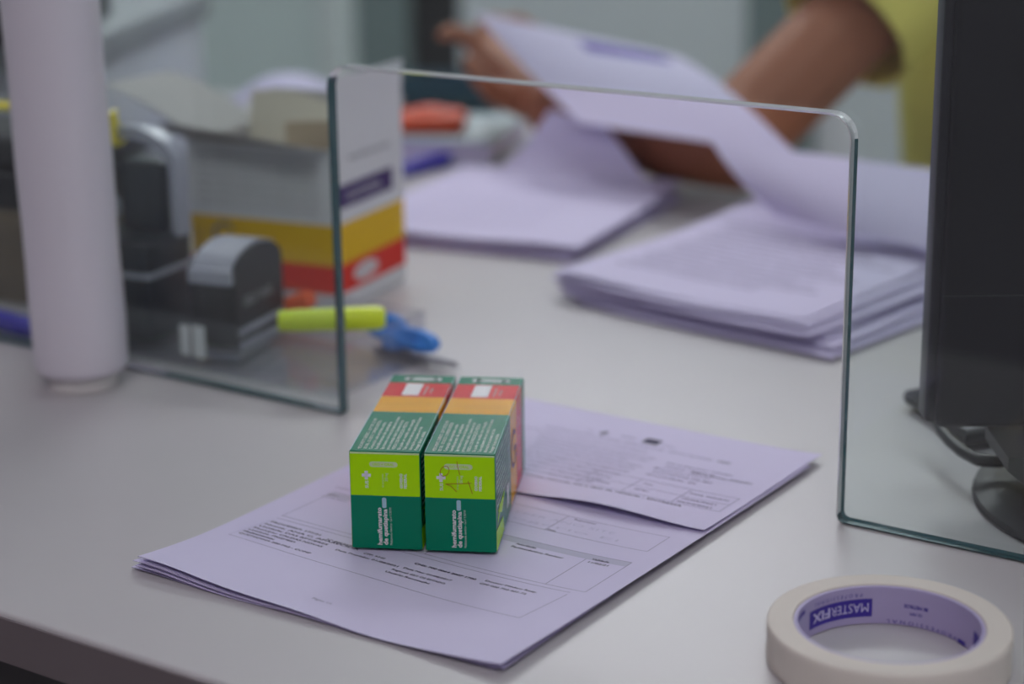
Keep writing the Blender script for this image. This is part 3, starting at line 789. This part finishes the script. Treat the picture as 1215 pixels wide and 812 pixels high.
# ------------------------------------------------------------------ things left of / behind the film roll
b = MB(); p = on(40, 426, 0)
bx = thing('cardboard_box', 'brown cardboard box behind the glass at the left edge, a dark case on it', 'box', (-1.165, 0.925, 0.0003), R(8))
b.box('brown_card', 0, 0, 0, 0.165, 0.12, 0.060, 0.001); b.build('box_body', bx)
b = MB(); b.box('brown_card', -0.001, -0.001, 0.044, 0.166, 0.121, 0.065, 0.001); b.build('lid', bx)
dc = thing('equipment_case', 'dark case lying on the brown cardboard box at the left edge', 'case', (-1.16, 0.93, 0.0657), R(10))
b = MB(); b.box('black_plastic', 0, 0, 0, 0.155, 0.10, 0.028, 0.005, 3); b.build('case_body', dc)
b = MB(); b.box('dark_grey', 0.01, 0.008, 0.028, 0.145, 0.09, 0.052, 0.006, 3); b.build('case_lid', dc)
pen_like('blue_marker', (-1.13, 0.896, 0.0075), (-0.985, 0.8815, 0.0075), 0.0070, 'deep_blue', 'deep_blue', 'dark blue marker in front of the brown cardboard box', 'marker')
# yellow strip behind the roll
ya = at(-6, 125, 1.33); yb = at(142, 163, 1.30); yc = at(134, 132, 1.30)
b = MB()
pts = [ya, ya.lerp(yb, .35) + Vector((0, 0, .006)), ya.lerp(yb, .7) + Vector((0, 0, .002)), yb + Vector((0, 0, -.002)), yb.lerp(yc, .5) + Vector((-.004, 0, .0)), yc]
b.tube('yellow_strip', pts, [0.008, 0.008, 0.0085, 0.0105, 0.0075, 0.005], 10, flat=0.35)
st = thing('upright_holder', 'slim dark upright holder behind the white film roll', 'holder', (0, 0, 0))
base = at(70, 300, 1.33); 
mb = MB(); mb.box('dark_grey', base.x - 0.025, base.y - 0.02, 0.0003, base.x + 0.025, base.y + 0.02, 0.006, 0.001); mb.build('base', st)
mid = ya.lerp(yb, .5); mb = MB(); mb.tube('dark_grey', [(base.x, base.y, 0.005), (base.x, base.y, mid.z - 0.004)], 0.006, 12); mb.build('post', st)
# holder stands where the strip crosses it
off = Vector((base.x - mid.x, base.y - mid.y, 0))
o = b.build('yellow_strip', loc=off * 0.0); tag(o, 'bright yellow strip showing on both sides of the white film roll', 'strip')
st.location = (mid.x - base.x, mid.y - base.y, 0)

# printer-like machine far left
def printer():
    N = Vector((0, 0, 0)); n = at(112, 75, 1.66); f = at(240, 22, 1.98)
    d = Vector((f.x - n.x, f.y - n.y, 0)); L = d.length; a = math.atan2(d.y, d.x)
    t = thing('printer', 'pale grey printer with a darker lid far left, behind the carton flaps', 'printer', (n.x, n.y, 0.0003), a)
    b = MB(); b.box('machine_pale', 0, 0, 0, L, 0.34, 0.125, 0.004); b.build('body', t)
    b = MB(); b.box('machine_grey', -0.03, -0.004, 0.125, L + 0.02, 0.35, 0.152, 0.004); b.build('lid', t)
    b = MB(); b.box('black_plastic', 0.05, -0.001, 0.03, L - 0.05, 0.004, 0.045, 0.001); b.build('paper_slot', t)
    k = thing('wire_basket', 'dark basket with yellow bits on top of the printer, at the top left', 'basket', t.matrix_basis @ Vector((-0.06, 0.03, 0.1525)), a)
    b = MB(); b.box('black_plastic', 0, 0, 0, 0.20, 0.16, 0.004, 0.001)
    for (x0, y0, x1, y1) in ((0, 0, 0.2, 0.004), (0, 0.156, 0.2, 0.16), (0, 0, 0.004, 0.16), (0.196, 0, 0.2, 0.16)): b.box('black_plastic', x0, y0, 0.004, x1, y1, 0.055, 0.001)
    b.build('basket_body', k)
    b = MB()
    for i in range(5): b.tube('carton_yellow' if i % 2 else 'brown_card', [(0.03 + i * 0.035, 0.03, 0.02), (0.04 + i * 0.03, 0.12, 0.062)], 0.008, 10)
    b.build('contents', k)
printer()

# paper pile behind the carton (pale hump above it)
pp = at(338, 100, 1.85)
b = MB()
def hump(u, v, k):
    return Vector(((u - .5) * 0.18, (v - .5) * 0.11, (0.088 * math.sin(PI * min(1, max(0, u))) ** 0.7 * (0.75 + 0.25 * math.cos((v - .5) * 2)) + 0.001) * (1 - 0.02 * k) - (0 if k == 0 else 0.0006)))
b.grid('paper', hump, 24, 10, 0.0006)
o = b.build('curved_sheet', loc=(pp.x, pp.y, 0.0008), rz=R(25)); tag(o, 'pale sheet arching up behind the open carton', 'paper')

# book, orange case, blue pen
bk = thing('notebook', 'pale blue-grey notebook right of the open carton, behind the left paper pile', 'book', on(470, 205, 0.0003) , R(20))
b = MB(); b.box('cyan_cover', 0, 0, 0, 0.105, 0.15, 0.002, 0.0005); b.box('cyan_cover', 0, 0, 0.022, 0.105, 0.15, 0.024, 0.0005); b.box('cyan_cover', 0, 0, 0, 0.002, 0.15, 0.024, 0.0005); b.build('cover', bk)
b = MB(); b.box('paper', 0.002, 0.002, 0.002, 0.102, 0.148, 0.022); b.build('pages', bk, smooth=0)
bk.location.x -= 0.035; bk.location.y += 0.03
oc = thing('small_case', 'orange-red rounded case on the pale notebook beside the carton', 'case', bk.matrix_basis @ Vector((0.030, 0.05, 0.0245)), R(30))
b = MB(); b.box('orange_red', -0.035, -0.028, 0, 0.035, 0.028, 0.018, 0.009, 4); b.build('case_body', oc, smooth=60)
b = MB(); b.lathe('orange_red', [(0.016, 0.0175), (0.016, 0.0205), (0.012, 0.022), (0, 0.022)], 24); b.build('lid', oc)
pa = on(474, 204, 0.006); pb = on(543, 185, 0.006)
pen_like('pen', (pa.x, pa.y, 0.0068), (pb.x, pb.y, 0.0068), 0.0064, 'deep_blue', 'deep_blue', 'dark blue pen lying in front of the pale notebook', 'pen')

# teal bin and chair-like dark post in the doorway
tb = at(514, 128, 2.75)
wb = thing('waste_bin', 'teal bin standing in front of the dark doorway', 'bin', (tb.x, tb.y, FZ))
hgt = at(514, 101, 2.75).z - FZ
b = MB(); b.lathe('teal', [(0.0, 0.004), (0.075, 0.0), (0.092, hgt - 0.02), (0.096, hgt), (0.090, hgt), (0.086, hgt - 0.02), (0.07, 0.012), (0, 0.012)], 32); b.build('bin_body', wb)
b = MB(); b.lathe('teal', [(0.098, hgt - 0.012), (0.101, hgt - 0.008), (0.101, hgt + 0.004), (0.094, hgt + 0.004)], 32, closed=True); b.build('rim', wb)

# ------------------------------------------------------------------ paper piles
def bundle(name, w, h, z0, z1, loc, rz, label, group, wav=0.002, lift=lambda u, v: 0.0, contents=None):
    """folded forms: wavy leaves, a rounded fold along the near edge"""
    b = MB(); n = 5; ph = random.random() * 6
    for k in range(n):
        a = z0 + (z1 - z0) * k / n; c = z0 + (z1 - z0) * (k + 0.72) / n
        j1, j2 = random.uniform(-.0025, .0025), random.uniform(-.0025, .0025)
        def f(u, v, q, a=a, c=c, j1=j1, j2=j2, k=k):
            x = u * w + j1; y = v * h + j2
            edge = wav * math.sin(u * 5 + ph + k * .5) * math.exp(-v * 6) * 0.35 * (z1 - z0) / 0.004
            return Vector((x, y + 0.0015 * math.sin(u * 7 + ph), (a if q else c) + edge + lift(x, y)))
        b.grid('paper', f, 16, 12, 0.001, 'paper_edge')
    if contents:
        for c in contents:
            if c[0] == 't': b.text(c[5], c[4], c[3], (lambda u0, v0: lambda x, y: Vector((u0 + x, v0 + y, z1 + 0.0004 + lift(u0 + x, v0 + y))))(c[1], c[2]), 'L', c[6], c[7])
    o = b.build(name, loc=loc, rz=rz, smooth=40); tag(o, label, 'paper', group); return o

# right-hand pile
RP = Vector((-0.752, 1.155, 0.0))
ordn = ['top', 'second', 'third', 'fourth', 'fifth', 'sixth']
nb = 5
lift_r = lambda u, v: 0.010 * max(0, (v - 0.12) / 0.18) ** 1.5
for i in range(nb):
    k = nb - 1 - i      # i = 0 bottom
    z0 = 0.0006 + i * 0.0031
    bundle('folded_forms', 0.212, 0.275, z0, z0 + 0.0028, RP + Vector((0.030 - 0.0070 * i, -0.010 + 0.0022 * i, 0)), R(-6 + (i % 3 - 1) * 2.0),
           ('%s folded bundle of forms in the right-hand paper pile, counted from its top' % ordn[k]) if k else 'topmost folded bundle of forms in the right-hand paper pile, under the printed sheet', 'right-hand paper pile')
tc = []
for i in range(13):
    tc.append(T(18 + (i % 3) * 4, 50 + i * 12, 5.0, 'SECRETARIA DE ESTADO DA SAUDE COMPONENTE ESPECIALIZADO'[: 30 + (i * 7) % 24], 'ink_soft', 0.05, 120 + (i * 37) % 50))
sheet('printed_sheet', 0.206, 0.285, lambda u, v: 0.0006 + 0.004 * max(0, (0.19 - 0)) * 0 + 0.010 * max(0, (v - 0.12) / 0.18) ** 1.5 + 0.003 * math.exp(-u / 0.05) * math.exp(-v / 0.1) + 0.0006 * math.sin(u * 40), tc,
      RP + Vector((0.002, 0.002, 0.0006 + nb * 0.0031)), R(-5), 'printed sheet lying on top of the right-hand paper pile', 'paper', nu=24, nv=24)

# left-hand pile
LP = Vector((-0.9985, 1.2115, 0.0))
for i in range(3):
    k = 2 - i; z0 = 0.0006 + i * 0.0034
    bundle('folded_forms', 0.210, 0.238, z0, z0 + 0.0031, LP + Vector((-0.002 * (i % 2), 0.003 * i, 0)), R(9.6 + (i - 1) * 1.1),
           ('%s bundle of forms in the left-hand paper pile, counted from its top' % ordn[k]) if k else 'topmost bundle of forms in the left-hand paper pile, under the loose top sheet', 'left-hand paper pile')
def lz(u, v):
    g = max(0, (u - 0.10) / 0.11) ; q = max(0, (v - 0.15) / 0.145)
    return 0.0006 + 0.004 * g ** 1.3 * q ** 2 + 0.006 * q + 0.0008 * math.sin(u * 45)
sheet('top_sheet', 0.21, 0.240, lz, [T(30, 40 + 14 * i, 3.4, 'FORMULARIO DE RECEBIMENTO DE MEDICAMENTO', 'ink_pale', 0.0, 120) for i in range(8)],
      LP + Vector((0.004, 0.002, 0.0006 + 3 * 0.0034)), R(10), 'sheet on top of the left-hand paper pile, under the hanging page', 'paper', nu=24, nv=30)

def quad_sheet(name, c00, c10, c11, c01, w, h, bulge, contents, label):
    c = sum((c00, c10, c11, c01), Vector()) / 4
    nn = (c10 - c00).cross(c01 - c00).normalized()
    def fn(u, v):
        a, d = u / w, v / h
        p = c00.lerp(c10, a).lerp(c01.lerp(c11, a), d)
        return p - c + nn * bulge(a, d)
    return sheet(name, w, h, None, contents, c, 0, label, 'paper', nu=24, nv=24, fn=fn)

# sheet standing up at the back of the right pile
quad_sheet('raised_sheet', at(921, 256, 1.49), at(1125, 303, 1.37), at(1150, 207, 1.47), at(843, 166, 1.555), 0.21, 0.12, lambda a, d: 0.008 * math.sin(PI * d) + 0.004 * math.sin(a * 5),
           [], 'blank sheet raised at the back of the right-hand paper pile, passing behind the monitor')
# sheet held in the hand
quad_sheet('held_sheet', at(688, 146, 1.70), at(946, 184, 1.57), at(806, 66, 1.83), at(562, 14, 1.87), 0.21, 0.297, lambda a, d: 0.016 * math.sin(PI * d) * a - 0.010 * math.sin(PI * d) * (1 - a),
           [('r', 0.098, 0.236, 0.186, 0.272, 'ink_purple'), T(40, 230, 5, 'DOCUMENTO', 'ink_pale', 0.0)], 'white sheet with a purple bar held up by the person in yellow')

quad_sheet('hanging_page', on(560, 214, 0.0135), on(786, 244, 0.0125), at(716, 145, 1.71), at(652, 130, 1.735), 0.16, 0.12, lambda a, d: -0.024 * math.sin(PI * max(0, d) ** 0.8) * (0.6 + 0.6 * a),
           [], 'page hanging down from the held white sheet onto the left-hand paper pile')

# ------------------------------------------------------------------ monitor on a round foot
def monitor():
    a = YAW; ux = Vector((math.cos(a), math.sin(a), 0)); uy = Vector((-math.sin(a), math.cos(a), 0))
    bl = at(1100, 510, 0.965)
    t = thing('monitor', 'black monitor seen from behind, on a round foot behind the right glass pane', 'monitor', (bl.x, bl.y, 0.0), a)
    z0 = bl.z; W, H, D = 0.30, 0.37, 0.026
    b = MB(); b.box('monitor_black', 0.0045, 0.0, z0, W, 0.010, z0 + H, 0.004, 3)
    b.box('dark_grey', 0.005, -0.0002, z0 + 0.0705, W - 0.005, 0.0, z0 + 0.0710)
    b.build('back_cover', t)
    b = MB(); b.box('monitor_side', 0, 0.006, z0 + 0.001, W + 0.0045, D, z0 + H - 0.001, 0.003, 3); b.build('bezel', t)
    b = MB(); b.box('black_plastic', 0.008, D, z0 + 0.012, W - 0.006, D + 0.0008, z0 + H - 0.012); b.build('screen', t)
    fx, fy = 0.130, 0.0045
    fc = Vector((-0.252, 0.981, 0)); q = fc - Vector((bl.x, bl.y, 0)); fx, fy = q.dot(ux), q.dot(uy)
    b = MB(); b.lathe('monitor_black', [(0, 0.0003), (0.104, 0.0003), (0.106, 0.002), (0.105, 0.005), (0.098, 0.008), (0.094, 0.0082), (0.05, 0.011), (0, 0.012)], 96, Matrix.Translation((fx, fy, 0))); b.build('foot', t)
    b = MB()
    pr = [(-0.082, 0.016), (0.082, 0.016), (0.098, 0.030), (0.098, 0.037), (-0.098, 0.037), (-0.098, 0.030)]
    M = Matrix.Translation((fx, fy + 0.024, 0)) @ Matrix(((1, 0, 0, 0), (0, 0, -1, 0), (0, 1, 0, 0), (0, 0, 0, 1)))
    b.prism('dark_grey', pr, 0.05, M); b.box('dark_grey', fx - 0.03, fy - 0.024, 0.0105, fx + 0.03, fy + 0.02, 0.018, 0.002)
    b.box('dark_grey', fx - 0.035, 0.008, 0.034, fx + 0.035, 0.024, z0 + 0.08, 0.004); b.build('neck', t)
    b = MB()
    p = lambda px, py, z: (lambda w: Vector(((w - bl).dot(ux), (w - bl).dot(uy), z)))(on(px, py, z))
    pts = [p(1112, 500, 0.020), p(1118, 512, 0.019), p(1128, 524, 0.018), p(1142, 536, 0.0175), p(1160, 546, 0.017)]
    sm = []
    for i in range(len(pts) - 1):
        for k in range(5): sm.append(pts[i].lerp(pts[i + 1], k / 5))
    sm.append(pts[-1]); 
    sm += [p(1185, 548, 0.017), p(1215, 540, 0.020), p(1240, 522, 0.03), Vector((fx - 0.03, 0.02, z0 + 0.03))]
    b.tube('black_plastic', sm, 0.0034, 10); b.build('cable', t, smooth=60)
monitor()
# grey pad under the monitor
kp0, kp1, kp2, kp3 = on(1081, 478, 0.004), on(1146, 527, 0.004), on(1300, 497, 0.004), on(1225, 450, 0.004)
kt = thing('document_tray', 'shallow grey tray with a dark rim lying behind the monitor', 'tray', (kp0.x, kp0.y, 0))
b = MB()
def q4(u, v, z): 
    p = kp0.lerp(kp1, u).lerp(kp3.lerp(kp2, u), v) - kp0; p.z = z; return p
b.grid('mid_grey', lambda u, v, k: q4(0.03 + u * .94, 0.03 + v * .94, 0.0004 if k else 0.006), 4, 4, 0.005); b.build('tray_base', kt, smooth=0)
b = MB(); b.tube('black_plastic', [q4(0, 0, 0.007), q4(1, 0, 0.007), q4(1, 1, 0.007), q4(0, 1, 0.007)], 0.0052, 8, closed=True); b.build('rim', kt)

# ------------------------------------------------------------------ person
def ball(b, p, r, sc=(1, 1, 1), rot=None, sub=2):
    q = bmesh.new(); bmesh.ops.create_icosphere(q, subdivisions=sub, radius=1.0)
    M = Matrix.Translation(p) @ (rot.to_4x4() if rot else Matrix()) @ Matrix.Diagonal((r * sc[0], r * sc[1], r * sc[2], 1))
    b.bm('skin', q, M)

def limb(b, pts, sub=2):
    """pts: (Vector, radius) chain of overlapping balls"""
    for (p, r), (q, s) in zip(pts[:-1], pts[1:]):
        p = Vector(p); q = Vector(q); n = max(2, int((q - p).length / (min(r, s) * 0.3)))
        for i in range(n + 1): ball(b, p.lerp(q, i / n), r + (s - r) * i / n, sub=sub)

def fuse(b, name, voxel, parent, material, smooth=4, cut=None, solid=0.0):
    o = b.build('tmp', smooth=0)
    md = o.modifiers.new('r', 'REMESH'); md.mode = 'VOXEL'; md.voxel_size = voxel
    sm = o.modifiers.new('s', 'SMOOTH'); sm.factor = 0.5; sm.iterations = smooth
    bpy.context.view_layer.update()
    dg = bpy.context.evaluated_depsgraph_get()
    me = bpy.data.meshes.new_from_object(o.evaluated_get(dg))
    bpy.data.objects.remove(o)
    if cut:
        q = bmesh.new(); q.from_mesh(me)
        for co, no, axis_a, axis_b, rad in cut:
            ab = (axis_b - axis_a)
            def near(p):
                k = max(0, min(1.6, (p - axis_a).dot(ab) / ab.length_squared)); return (p - (axis_a + ab * k)).length < rad
            fs = [f for f in q.faces if near(f.calc_center_median())]
            geom = list({v for f in fs for v in f.verts}) + list({e for f in fs for e in f.edges}) + fs
            bmesh.ops.bisect_plane(q, geom=geom, plane_co=co, plane_no=no, clear_outer=True)
        q.to_mesh(me); q.free()
    me.materials.clear(); me.materials.append(MAT[material])
    for p in me.polygons: p.use_smooth = True; p.material_index = 0
    me.name = name
    ob = bpy.data.objects.new(name, me); COL.objects.link(ob); ob.parent = parent
    if solid:
        s = ob.modifiers.new('solid', 'SOLIDIFY'); s.thickness = solid; s.offset = 1
    return ob

def person():
    P0 = Vector((-0.64, 1.98, FZ))
    t = thing('person', 'seated person in a yellow T-shirt behind the counter, reading a held white sheet', 'person', P0)
    V = lambda *a: Vector(a) - P0
    rs, re, rw = V(-0.700, 1.775, 0.235), V(-0.795, 1.520, 0.048), V(-0.995, 1.540, 0.054)
    ls, le, lw = V(-0.44, 1.880, 0.240), V(-0.27, 1.740, 0.055), V(-0.285, 1.525, 0.044)
    pel = V(-0.64, 1.985, -0.25); wai = V(-0.655, 1.965, -0.10); che = V(-0.640, 1.885, 0.11); nb = V(-0.605, 1.845, 0.285); nt = V(-0.605, 1.815, 0.375); hd = V(-0.610, 1.775, 0.475)
    b = MB()
    limb(b, [(pel, 0.115), (wai, 0.108), (che, 0.112)])
    for s in (-1, 1):
        limb(b, [(pel + Vector((s * 0.06, 0, 0)), 0.10), (wai + Vector((s * 0.05, 0, 0)), 0.09), (che + Vector((s * 0.055, 0, 0.02)), 0.09)])
    limb(b, [(rs, 0.056), (nb + Vector((-0.05, 0.01, -0.01)), 0.055), (nb, 0.05)]); limb(b, [(ls, 0.056), (nb + Vector((0.05, 0.01, -0.01)), 0.055), (nb, 0.05)])
    limb(b, [(nb, 0.054), (nt, 0.050), (hd, 0.052)])
    # head, face
    rot = Euler((R(24), 0, R(-28))).to_matrix()
    def H(x, y, z): return hd + rot @ Vector((x, y, z))
    ball(b, H(0, 0.012, 0.035), 0.1, (0.76, 0.92, 0.92), rot, 3); ball(b, H(0, -0.018, -0.035), 0.1, (0.60, 0.68, 0.78), rot, 3)
    ball(b, H(0, -0.055, -0.088), 0.026, (1.1, 0.9, 0.7), rot); limb(b, [(H(0, -0.083, 0.012), 0.009), (H(0, -0.102, -0.020), 0.013)])
    for s in (-1, 1):
        ball(b, H(s * 0.012, -0.092, -0.024), 0.010); ball(b, H(s * 0.034, -0.070, -0.028), 0.026, (1, .8, 1), rot)
        ball(b, H(s * 0.030, -0.074, 0.022), 0.020, (1.3, .7, .5), rot)
        ball(b, H(s * 0.077, 0.012, -0.005), 0.028, (0.35, 0.65, 1.1), rot)
    ball(b, H(0, -0.085, -0.052), 0.018, (1.4, .7, .35), rot); ball(b, H(0, -0.083, -0.063), 0.017, (1.25, .7, .42), rot)
    # arms
    fa = re.lerp(rw, 0.3)
    limb(b, [(rs, 0.054), (rs.lerp(re, 0.45), 0.045), (re + Vector((0, 0.02, 0.012)), 0.044), (re, 0.044), (fa, 0.046), (re.lerp(rw, .7), 0.037), (rw, 0.028)])
    limb(b, [(ls, 0.056), (ls.lerp(le, 0.45), 0.050), (le, 0.041), (le.lerp(lw, .3), 0.042), (lw, 0.027)])
    # hands: palm plus five separate fingers
    def hand(w, palm, knuckles, chains, thumb):
        limb(b, [(w, 0.024), (palm, 0.022)])
        for k in knuckles: limb(b, [(w.lerp(palm, 0.4), 0.017), (k, 0.0115)])
        for k, ch in zip(knuckles, chains):
            rr = [0.0105, 0.0095, 0.0085, 0.0075]
            limb(b, [(p, rr[i]) for i, p in enumerate([k] + ch)])
        rr = [0.016, 0.0125, 0.0105, 0.009]
        limb(b, [(p, rr[i]) for i, p in enumerate(thumb)])
    A = lambda px, py, d: at(px, py, d) - P0
    hand(rw, A(604, 98, 1.90), [A(572, 62, 1.915), A(582, 56, 1.935), A(594, 54, 1.955), A(606, 58, 1.975)],
         [[A(552, 42, 1.915), A(536, 37, 1.91), A(525, 42, 1.90)],
          [A(572, 34, 1.955), A(584, 24, 1.97), A(598, 26, 1.975)],
          [A(596, 32, 1.98), A(612, 24, 1.985), A(630, 32, 1.985)],
          [A(612, 38, 1.995), A(630, 34, 2.0), A(648, 42, 2.0)]],
         [A(622, 122, 1.875), A(590, 112, 1.862), A(570, 92, 1.855), A(558, 74, 1.862)])
    pm = lw + Vector((-0.055, -0.060, -0.012))
    hand(lw, pm, [pm + Vector((-0.045, -0.005, 0.0)), pm + Vector((-0.036, -0.026, 0.002)), pm + Vector((-0.020, -0.043, 0.001)), pm + Vector((0.0, -0.052, -0.002))],
         [[pm + Vector((-0.078, -0.020, 0.003)), pm + Vector((-0.098, -0.033, -0.006)), pm + Vector((-0.112, -0.044, -0.018))],
          [pm + Vector((-0.066, -0.056, 0.004)), pm + Vector((-0.082, -0.076, -0.006)), pm + Vector((-0.090, -0.090, -0.018))],
          [pm + Vector((-0.042, -0.079, 0.003)), pm + Vector((-0.053, -0.100, -0.006)), pm + Vector((-0.058, -0.114, -0.018))],
          [pm + Vector((-0.012, -0.080, -0.002)), pm + Vector((-0.018, -0.096, -0.010)), pm + Vector((-0.020, -0.107, -0.018))]],
         [lw + Vector((-0.035, -0.012, -0.006)), lw + Vector((-0.066, -0.006, -0.010)), lw + Vector((-0.088, -0.012, -0.014)), lw + Vector((-0.104, -0.022, -0.018))])
    # lower legs below the trousers
    for s in (-1, 1):
        limb(b, [(pel + Vector((s * 0.09, 0, -0.02)), 0.085), (pel + Vector((s * 0.11, -0.36, 0.0)), 0.058), (V(-0.64 + s * 0.12, 1.63, FZ + 0.10), 0.036)])
    fuse(b, 'body', 0.0042, t, 'skin', 5)
    # T-shirt
    b = MB()
    limb(b, [(pel + Vector((0, 0, -0.02)), 0.128), (wai, 0.122), (che, 0.124)], 3)
    for s in (-1, 1): limb(b, [(pel + Vector((s * 0.065, 0, -0.01)), 0.112), (wai + Vector((s * 0.055, 0, 0)), 0.104), (che + Vector((s * 0.06, 0, 0.02)), 0.103)], 3)
    limb(b, [(rs, 0.070), (nb + Vector((-0.05, 0.012, -0.02)), 0.060), (nb + Vector((0, 0.01, -0.035)), 0.058)]); limb(b, [(ls, 0.070), (nb + Vector((0.05, 0.012, -0.02)), 0.060), (nb + Vector((0, 0.01, -0.035)), 0.058)])
    cut = []
    for s0, e0 in ((rs, re), (ls, le)):
        ax = (e0 - s0).normalized()
        limb(b, [(s0, 0.072), (s0 + ax * 0.10, 0.069), (s0 + ax * 0.24, 0.068)])
        cut.append((s0 + ax * 0.178, ax, s0 + ax * 0.09, s0 + ax * 0.28, 0.105))
    fuse(b, 't_shirt', 0.007, t, 'shirt_yellow', 5, cut, 0.002)
    b = MB()
    limb(b, [(pel + Vector((0, 0, -0.05)), 0.128), (pel + Vector((0, 0, 0.0)), 0.124)])
    for s in (-1, 1):
        limb(b, [(pel + Vector((s * 0.075, 0, -0.03)), 0.108), (pel + Vector((s * 0.11, -0.36, 0.0)), 0.070), (V(-0.64 + s * 0.12, 1.63, FZ + 0.12), 0.052)])
    fuse(b, 'trousers', 0.010, t, 'trousers', 4)
    for s in (-1, 1):
        b = MB(); p = V(-0.64 + s * 0.12, 1.60, FZ + 0.038)
        limb(b, [(p + Vector((0, 0.05, 0.0)), 0.037), (p + Vector((0, -0.06, 0)), 0.037), (p + Vector((0, -0.13, -0.008)), 0.029)]); limb(b, [(p + Vector((0, 0.035, 0)), 0.04), (p + Vector((0, 0.035, 0.06)), 0.042)])
        fuse(b, 'shoe', 0.006, t, 'black_plastic', 3)
    b = MB()
    ball(b, H(0, 0.026, 0.048), 0.1, (0.82, 0.96, 0.93), rot, 3); ball(b, H(0, 0.055, -0.02), 0.1, (0.72, 0.62, 0.85), rot, 3)
    fuse(b, 'hair', 0.006, t, 'hair', 3)
    for s in (-1, 1):
        b = MB(); q = bmesh.new(); bmesh.ops.create_uvsphere(q, u_segments=16, v_segments=10, radius=0.0115); b.bm('eye_white', q, Matrix.Translation(H(s * 0.030, -0.0795, 0.010)))
        q = bmesh.new(); bmesh.ops.create_uvsphere(q, u_segments=12, v_segments=8, radius=0.0058); b.bm('hair', q, Matrix.Translation(H(s * 0.030, -0.0865, 0.007))); b.build('eye', t)
    # stool under the person
    sz = (P0 + pel).z - 0.180
    st = thing('stool', 'dark blue round swivel stool under the person in yellow', 'stool', (P0.x, P0.y + 0.02, FZ))
    h = sz - FZ
    b = MB(); b.lathe('stool_blue', [(0, h - 0.06), (0.17, h - 0.06), (0.185, h - 0.045), (0.185, h - 0.02), (0.17, h - 0.004), (0, h)], 40); b.build('seat', st)
    b = MB(); b.lathe('steel', [(0.024, 0.06), (0.024, h - 0.06)], 24); b.build('column', st)
    for k in range(5):
        an = 2 * PI * k / 5
        b = MB(); b.tube('black_plastic', [(0, 0, 0.07), (0.13 * math.cos(an), 0.13 * math.sin(an), 0.055), (0.25 * math.cos(an), 0.25 * math.sin(an), 0.03)], [0.025, 0.02, 0.03], 12); b.build('leg', st)
person()

# ------------------------------------------------------------------ ceiling lights
emit_mat('lamp_glow', (0.97, 0.97, 1.0), 4.2)
emit_mat('lamp_glow_cool', (0.90, 0.95, 1.0), 4.9)
emit_mat('fill_glow_back', (0.95, 0.97, 1.0), 22.0)  # added fill to brighten the back wall, no such lamp known
emit_mat('lamp_glow_pink', (1.0, 0.72, 0.98), 3.0)
emit_mat('fill_glow_front', (1.0, 0.95, 0.98), 15.0)  # added frontal fill for the box end panels, source unseen
def ceiling_light(x, y, w, d, glow, label):
    t = thing('ceiling_light', label, 'ceiling light', (x, y, 1.94))
    b = MB(); b.box(glow, -w / 2, -d / 2, -0.022, w / 2, d / 2, -0.018); b.build('diffuser', t, smooth=0)
    b = MB()
    for x0, y0, x1, y1 in ((-w / 2 - .03, -d / 2 - .03, w / 2 + .03, -d / 2), (-w / 2 - .03, d / 2, w / 2 + .03, d / 2 + .03), (-w / 2 - .03, -d / 2, -w / 2, d / 2), (w / 2, -d / 2, w / 2 + .03, d / 2)):
        b.box('ceiling_white', x0, y0, -0.03, x1, y1, 0.0)
    b.build('frame', t, smooth=0)
ceiling_light(-1.75, 1.75, 1.2, 0.6, 'lamp_glow', 'ceiling panel light over the staff side, left')
ceiling_light(0.1, 1.50, 1.2, 0.6, 'lamp_glow_cool', 'ceiling panel light over the staff side, right')
ceiling_light(-1.9, 2.96, 1.2, 0.6, 'fill_glow_back', 'added panel light close to the back wall, brightening it')
ceiling_light(-2.6, 0.10, 0.6, 1.2, 'lamp_glow_pink', 'ceiling panel light over the customer side, far left')
ceiling_light(0.45, -0.85, 1.2, 0.6, 'fill_glow_front', 'added panel light over the customer side, right, brightening the box fronts')

w = bpy.data.worlds.new('World'); scn.world = w; w.use_nodes = True
w.node_tree.nodes['Background'].inputs[0].default_value = (0.80, 0.74, 0.86, 1)
w.node_tree.nodes['Background'].inputs[1].default_value = 0.24

# ------------------------------------------------------------------ camera
cam = bpy.data.cameras.new('camera'); co = bpy.data.objects.new('camera', cam); COL.objects.link(co)
f0 = lev(0, 0); rt = lev(1, 0) - f0; dn = lev(0, 1) - f0
co.matrix_world = Matrix(((rt.x, -dn.x, -f0.x, 0), (rt.y, -dn.y, -f0.y, 0), (rt.z, -dn.z, -f0.z, CAMZ), (0, 0, 0, 1)))
cam.sensor_width = 36; cam.sensor_fit = 'HORIZONTAL'; cam.lens = 70; cam.clip_start = 0.05; cam.clip_end = 50
cam.dof.use_dof = True; cam.dof.focus_distance = 0.945; cam.dof.aperture_fstop = 3.9; cam.dof.aperture_blades = 9
scn.camera = co
vs = scn.view_settings
vs.view_transform = 'Standard'; vs.look = 'None'; vs.gamma = 1; vs.use_curve_mapping = False; vs.exposure = -0.68
